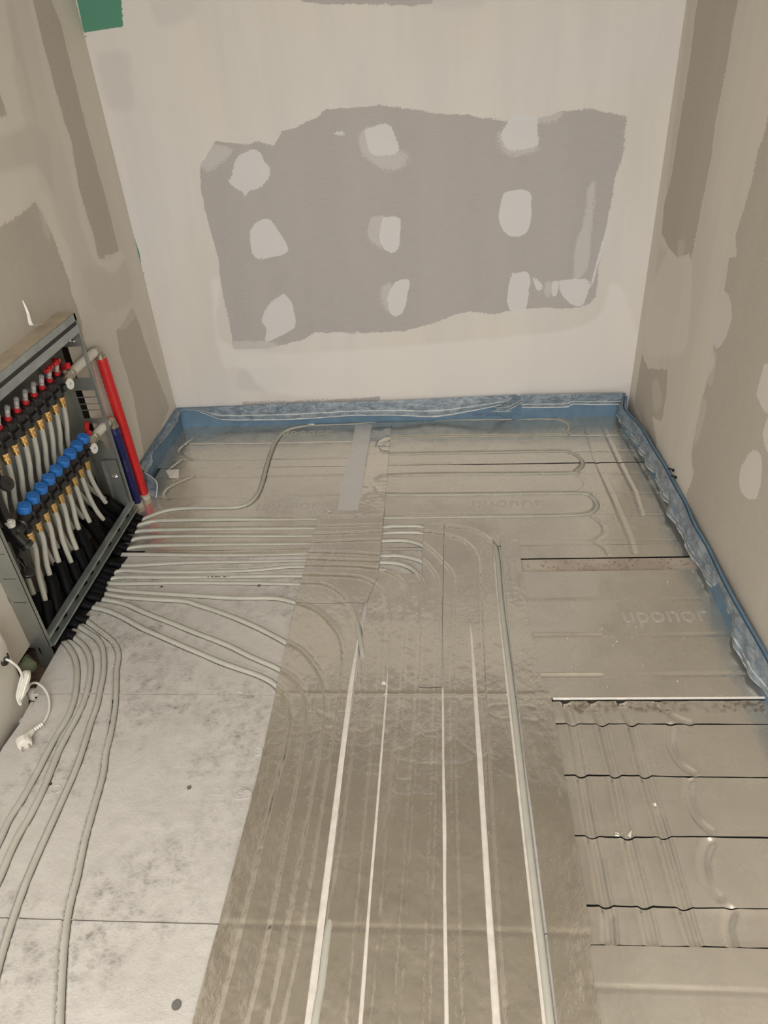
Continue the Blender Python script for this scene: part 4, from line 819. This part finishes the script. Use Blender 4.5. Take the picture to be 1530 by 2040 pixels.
m = MB(); m.tube([a + (b - a) * k / 8 for k in range(9)], [.0046 if k % 2 else .0062 for k in range(9)], 10); m.tube(smooth([b, (b + c_) / 2, c_], 3), [.0065, .0075, .009, .0105, .0125, .014, .015], 14); d = (e_ - c_).normalized(); m.lathe(c_ - d * .006, d, [(0, .0145), (.004, .0185), (.018, .0190), (.024, .0180), (.026, .0165)], 10); m.build('plug_body', 'white', cd)
s_ = d.cross(Vector((0, 0, 1))).normalized(); m = MB()
for q in (-1, 1): m.cyl(c_ + d * .018 + s_ * q * .0085, c_ + d * .034 + s_ * q * .0085, .0024, 8)
m.build('plug_pins', 'nickel', cd)
m = MB(); m.tube([F(66,1402,-.035), F(46,1438,-.035)], .0085, 12); m.lathe(F(46,1438,-.035), tuple(F(46,1438,-.035) - F(66,1402,-.035)), [(-.006, .0105), (.002, .0105)], 12); tag(m.build('tube_offcut', 'white'), 'short white plastic tube lying in the gap beside the appliance', 'tube')
m = MB(); m.lathe(F(60,1382,-.03), tuple(F(84,1388,-.028) - F(60,1382,-.03)), [(0, .016), (.006, .019), (.034, .018), (.04, .014)], 16); tag(m.build('foam_roll_end', 'white'), 'white foam plug in the gap below the cord, at the board corner', 'foam')
rg = MB(); c = F(52, 1322, -.03)
rs = []; nA = 14
for j, (z_, rr) in enumerate(((-.028, .022), (-.01, .026), (.008, .022), (.02, .012), (.024, .002))):
    for k in range(nA): a = 2 * math.pi * k / nA; q = rr * (1 + .35 * math.sin(a * 3 + j) * random.random()); rs.append((c[0] + q * .8 * math.cos(a), c[1] + q * 1.2 * math.sin(a), c[2] + z_ + random.uniform(-.003, .003)))
rg.add(rs, [(j * nA + k, j * nA + (k + 1) % nA, (j + 1) * nA + (k + 1) % nA, (j + 1) * nA + k) for j in range(4) for k in range(nA)]); tag(rg.build('crumpled_rag', 'rag'), 'small crumpled green rag in the gap left of the cabinet foot', 'rag')
# white plastic sliver stuck on top of the cabinet
a = Vector(ray(86,646,.03,0)); b = Vector(ray(62,648,.04,0)); c = Vector(ray(45,600,.03,0))
m = MB(); V = []; 
P = smooth([a, (a + b) / 2 + Vector((0, 0, -.001)), b, b + (c - b) * .5 + Vector((0, .004, 0)), c], 5); Wd = np.interp(np.linspace(0, 1, len(P)), [0, .35, .45, 1], [.004, .006, .006, .001])
for p, w_ in zip(P, Wd): V += [(p[0] - w_, p[1], p[2]), (p[0] + w_, p[1] + .002, p[2]), (p[0] + w_, p[1] + .002, p[2] + .0015), (p[0] - w_, p[1], p[2] + .0015)]
Fs = [(i * 4 + k, i * 4 + (k + 1) % 4, i * 4 + 4 + (k + 1) % 4, i * 4 + 4 + k) for i in range(len(P) - 1) for k in range(4)] + [(0, 1, 2, 3)]
m.add(V, Fs); tag(m.build('plastic_sliver', 'white'), 'bent sliver of white plastic standing on the cabinet top', 'debris')
def scrap(name, pts, mat, label, lift=.003, cat='scrap'):
    m = MB(); P = [F(x, y, .003) for x, y in pts]; P = [(p[0], p[1], .002 + lift * (i % 2)) for i, p in enumerate(P)]; m.prism(P, (0, 0, .0012)); tag(m.build(name, mat, None, False), label, cat)
scrap('paper_scrap', [(330,937),(357,936),(356,953),(338,953)], 'paper', 'white square paper scrap on the foil near the left corner')
scrap('foil_flake', [(1300,1600),(1306,1600),(1308,1606),(1302,1605)], 'paper', 'small white flake in the third long groove, lower right', .002)
scrap('foil_flake', [(755,1360),(766,1358),(770,1364),(760,1364)], 'paper', 'small bright flake on the crumpled tape, mid floor', .002)
scrap('torn_foil_edge', [(1226,1659),(1240,1664),(1232,1661)], 'chrome', 'torn bright foil lifting at the slit, left piece', .007)
scrap('torn_foil_edge', [(1250,1664),(1258,1657),(1257,1667)], 'chrome', 'torn bright foil lifting at the slit, right piece', .007)
scrap('foil_flake', [(640,1022),(650,1018),(664,1019),(655,1023)], 'chrome', 'torn silver flake at the step in the tape edge', .004)
scrap('foil_flake', [(342,864),(349,858),(348,868)], 'paper', 'small white paper corner against the left blue strip', .01)
# tiny plaster crumbs beside the sleeves
m = MB()
for k in range(60):
    p = F(random.uniform(262, 560), random.uniform(1005, 1045), .002) if k < 34 else F(random.uniform(1000, 1500), random.uniform(1120, 1390), .005); r_ = random.uniform(.0006, .0017); m.lathe(p - np.array([0, 0, .001]), (0, 0, 1), [(0, r_), (r_, r_ * .7)], 6)
tag(m.build('plaster_crumbs', 'paper'), 'scattered plaster crumbs on the foil beside the conduits and by the right wall', 'crumbs', kind='stuff')
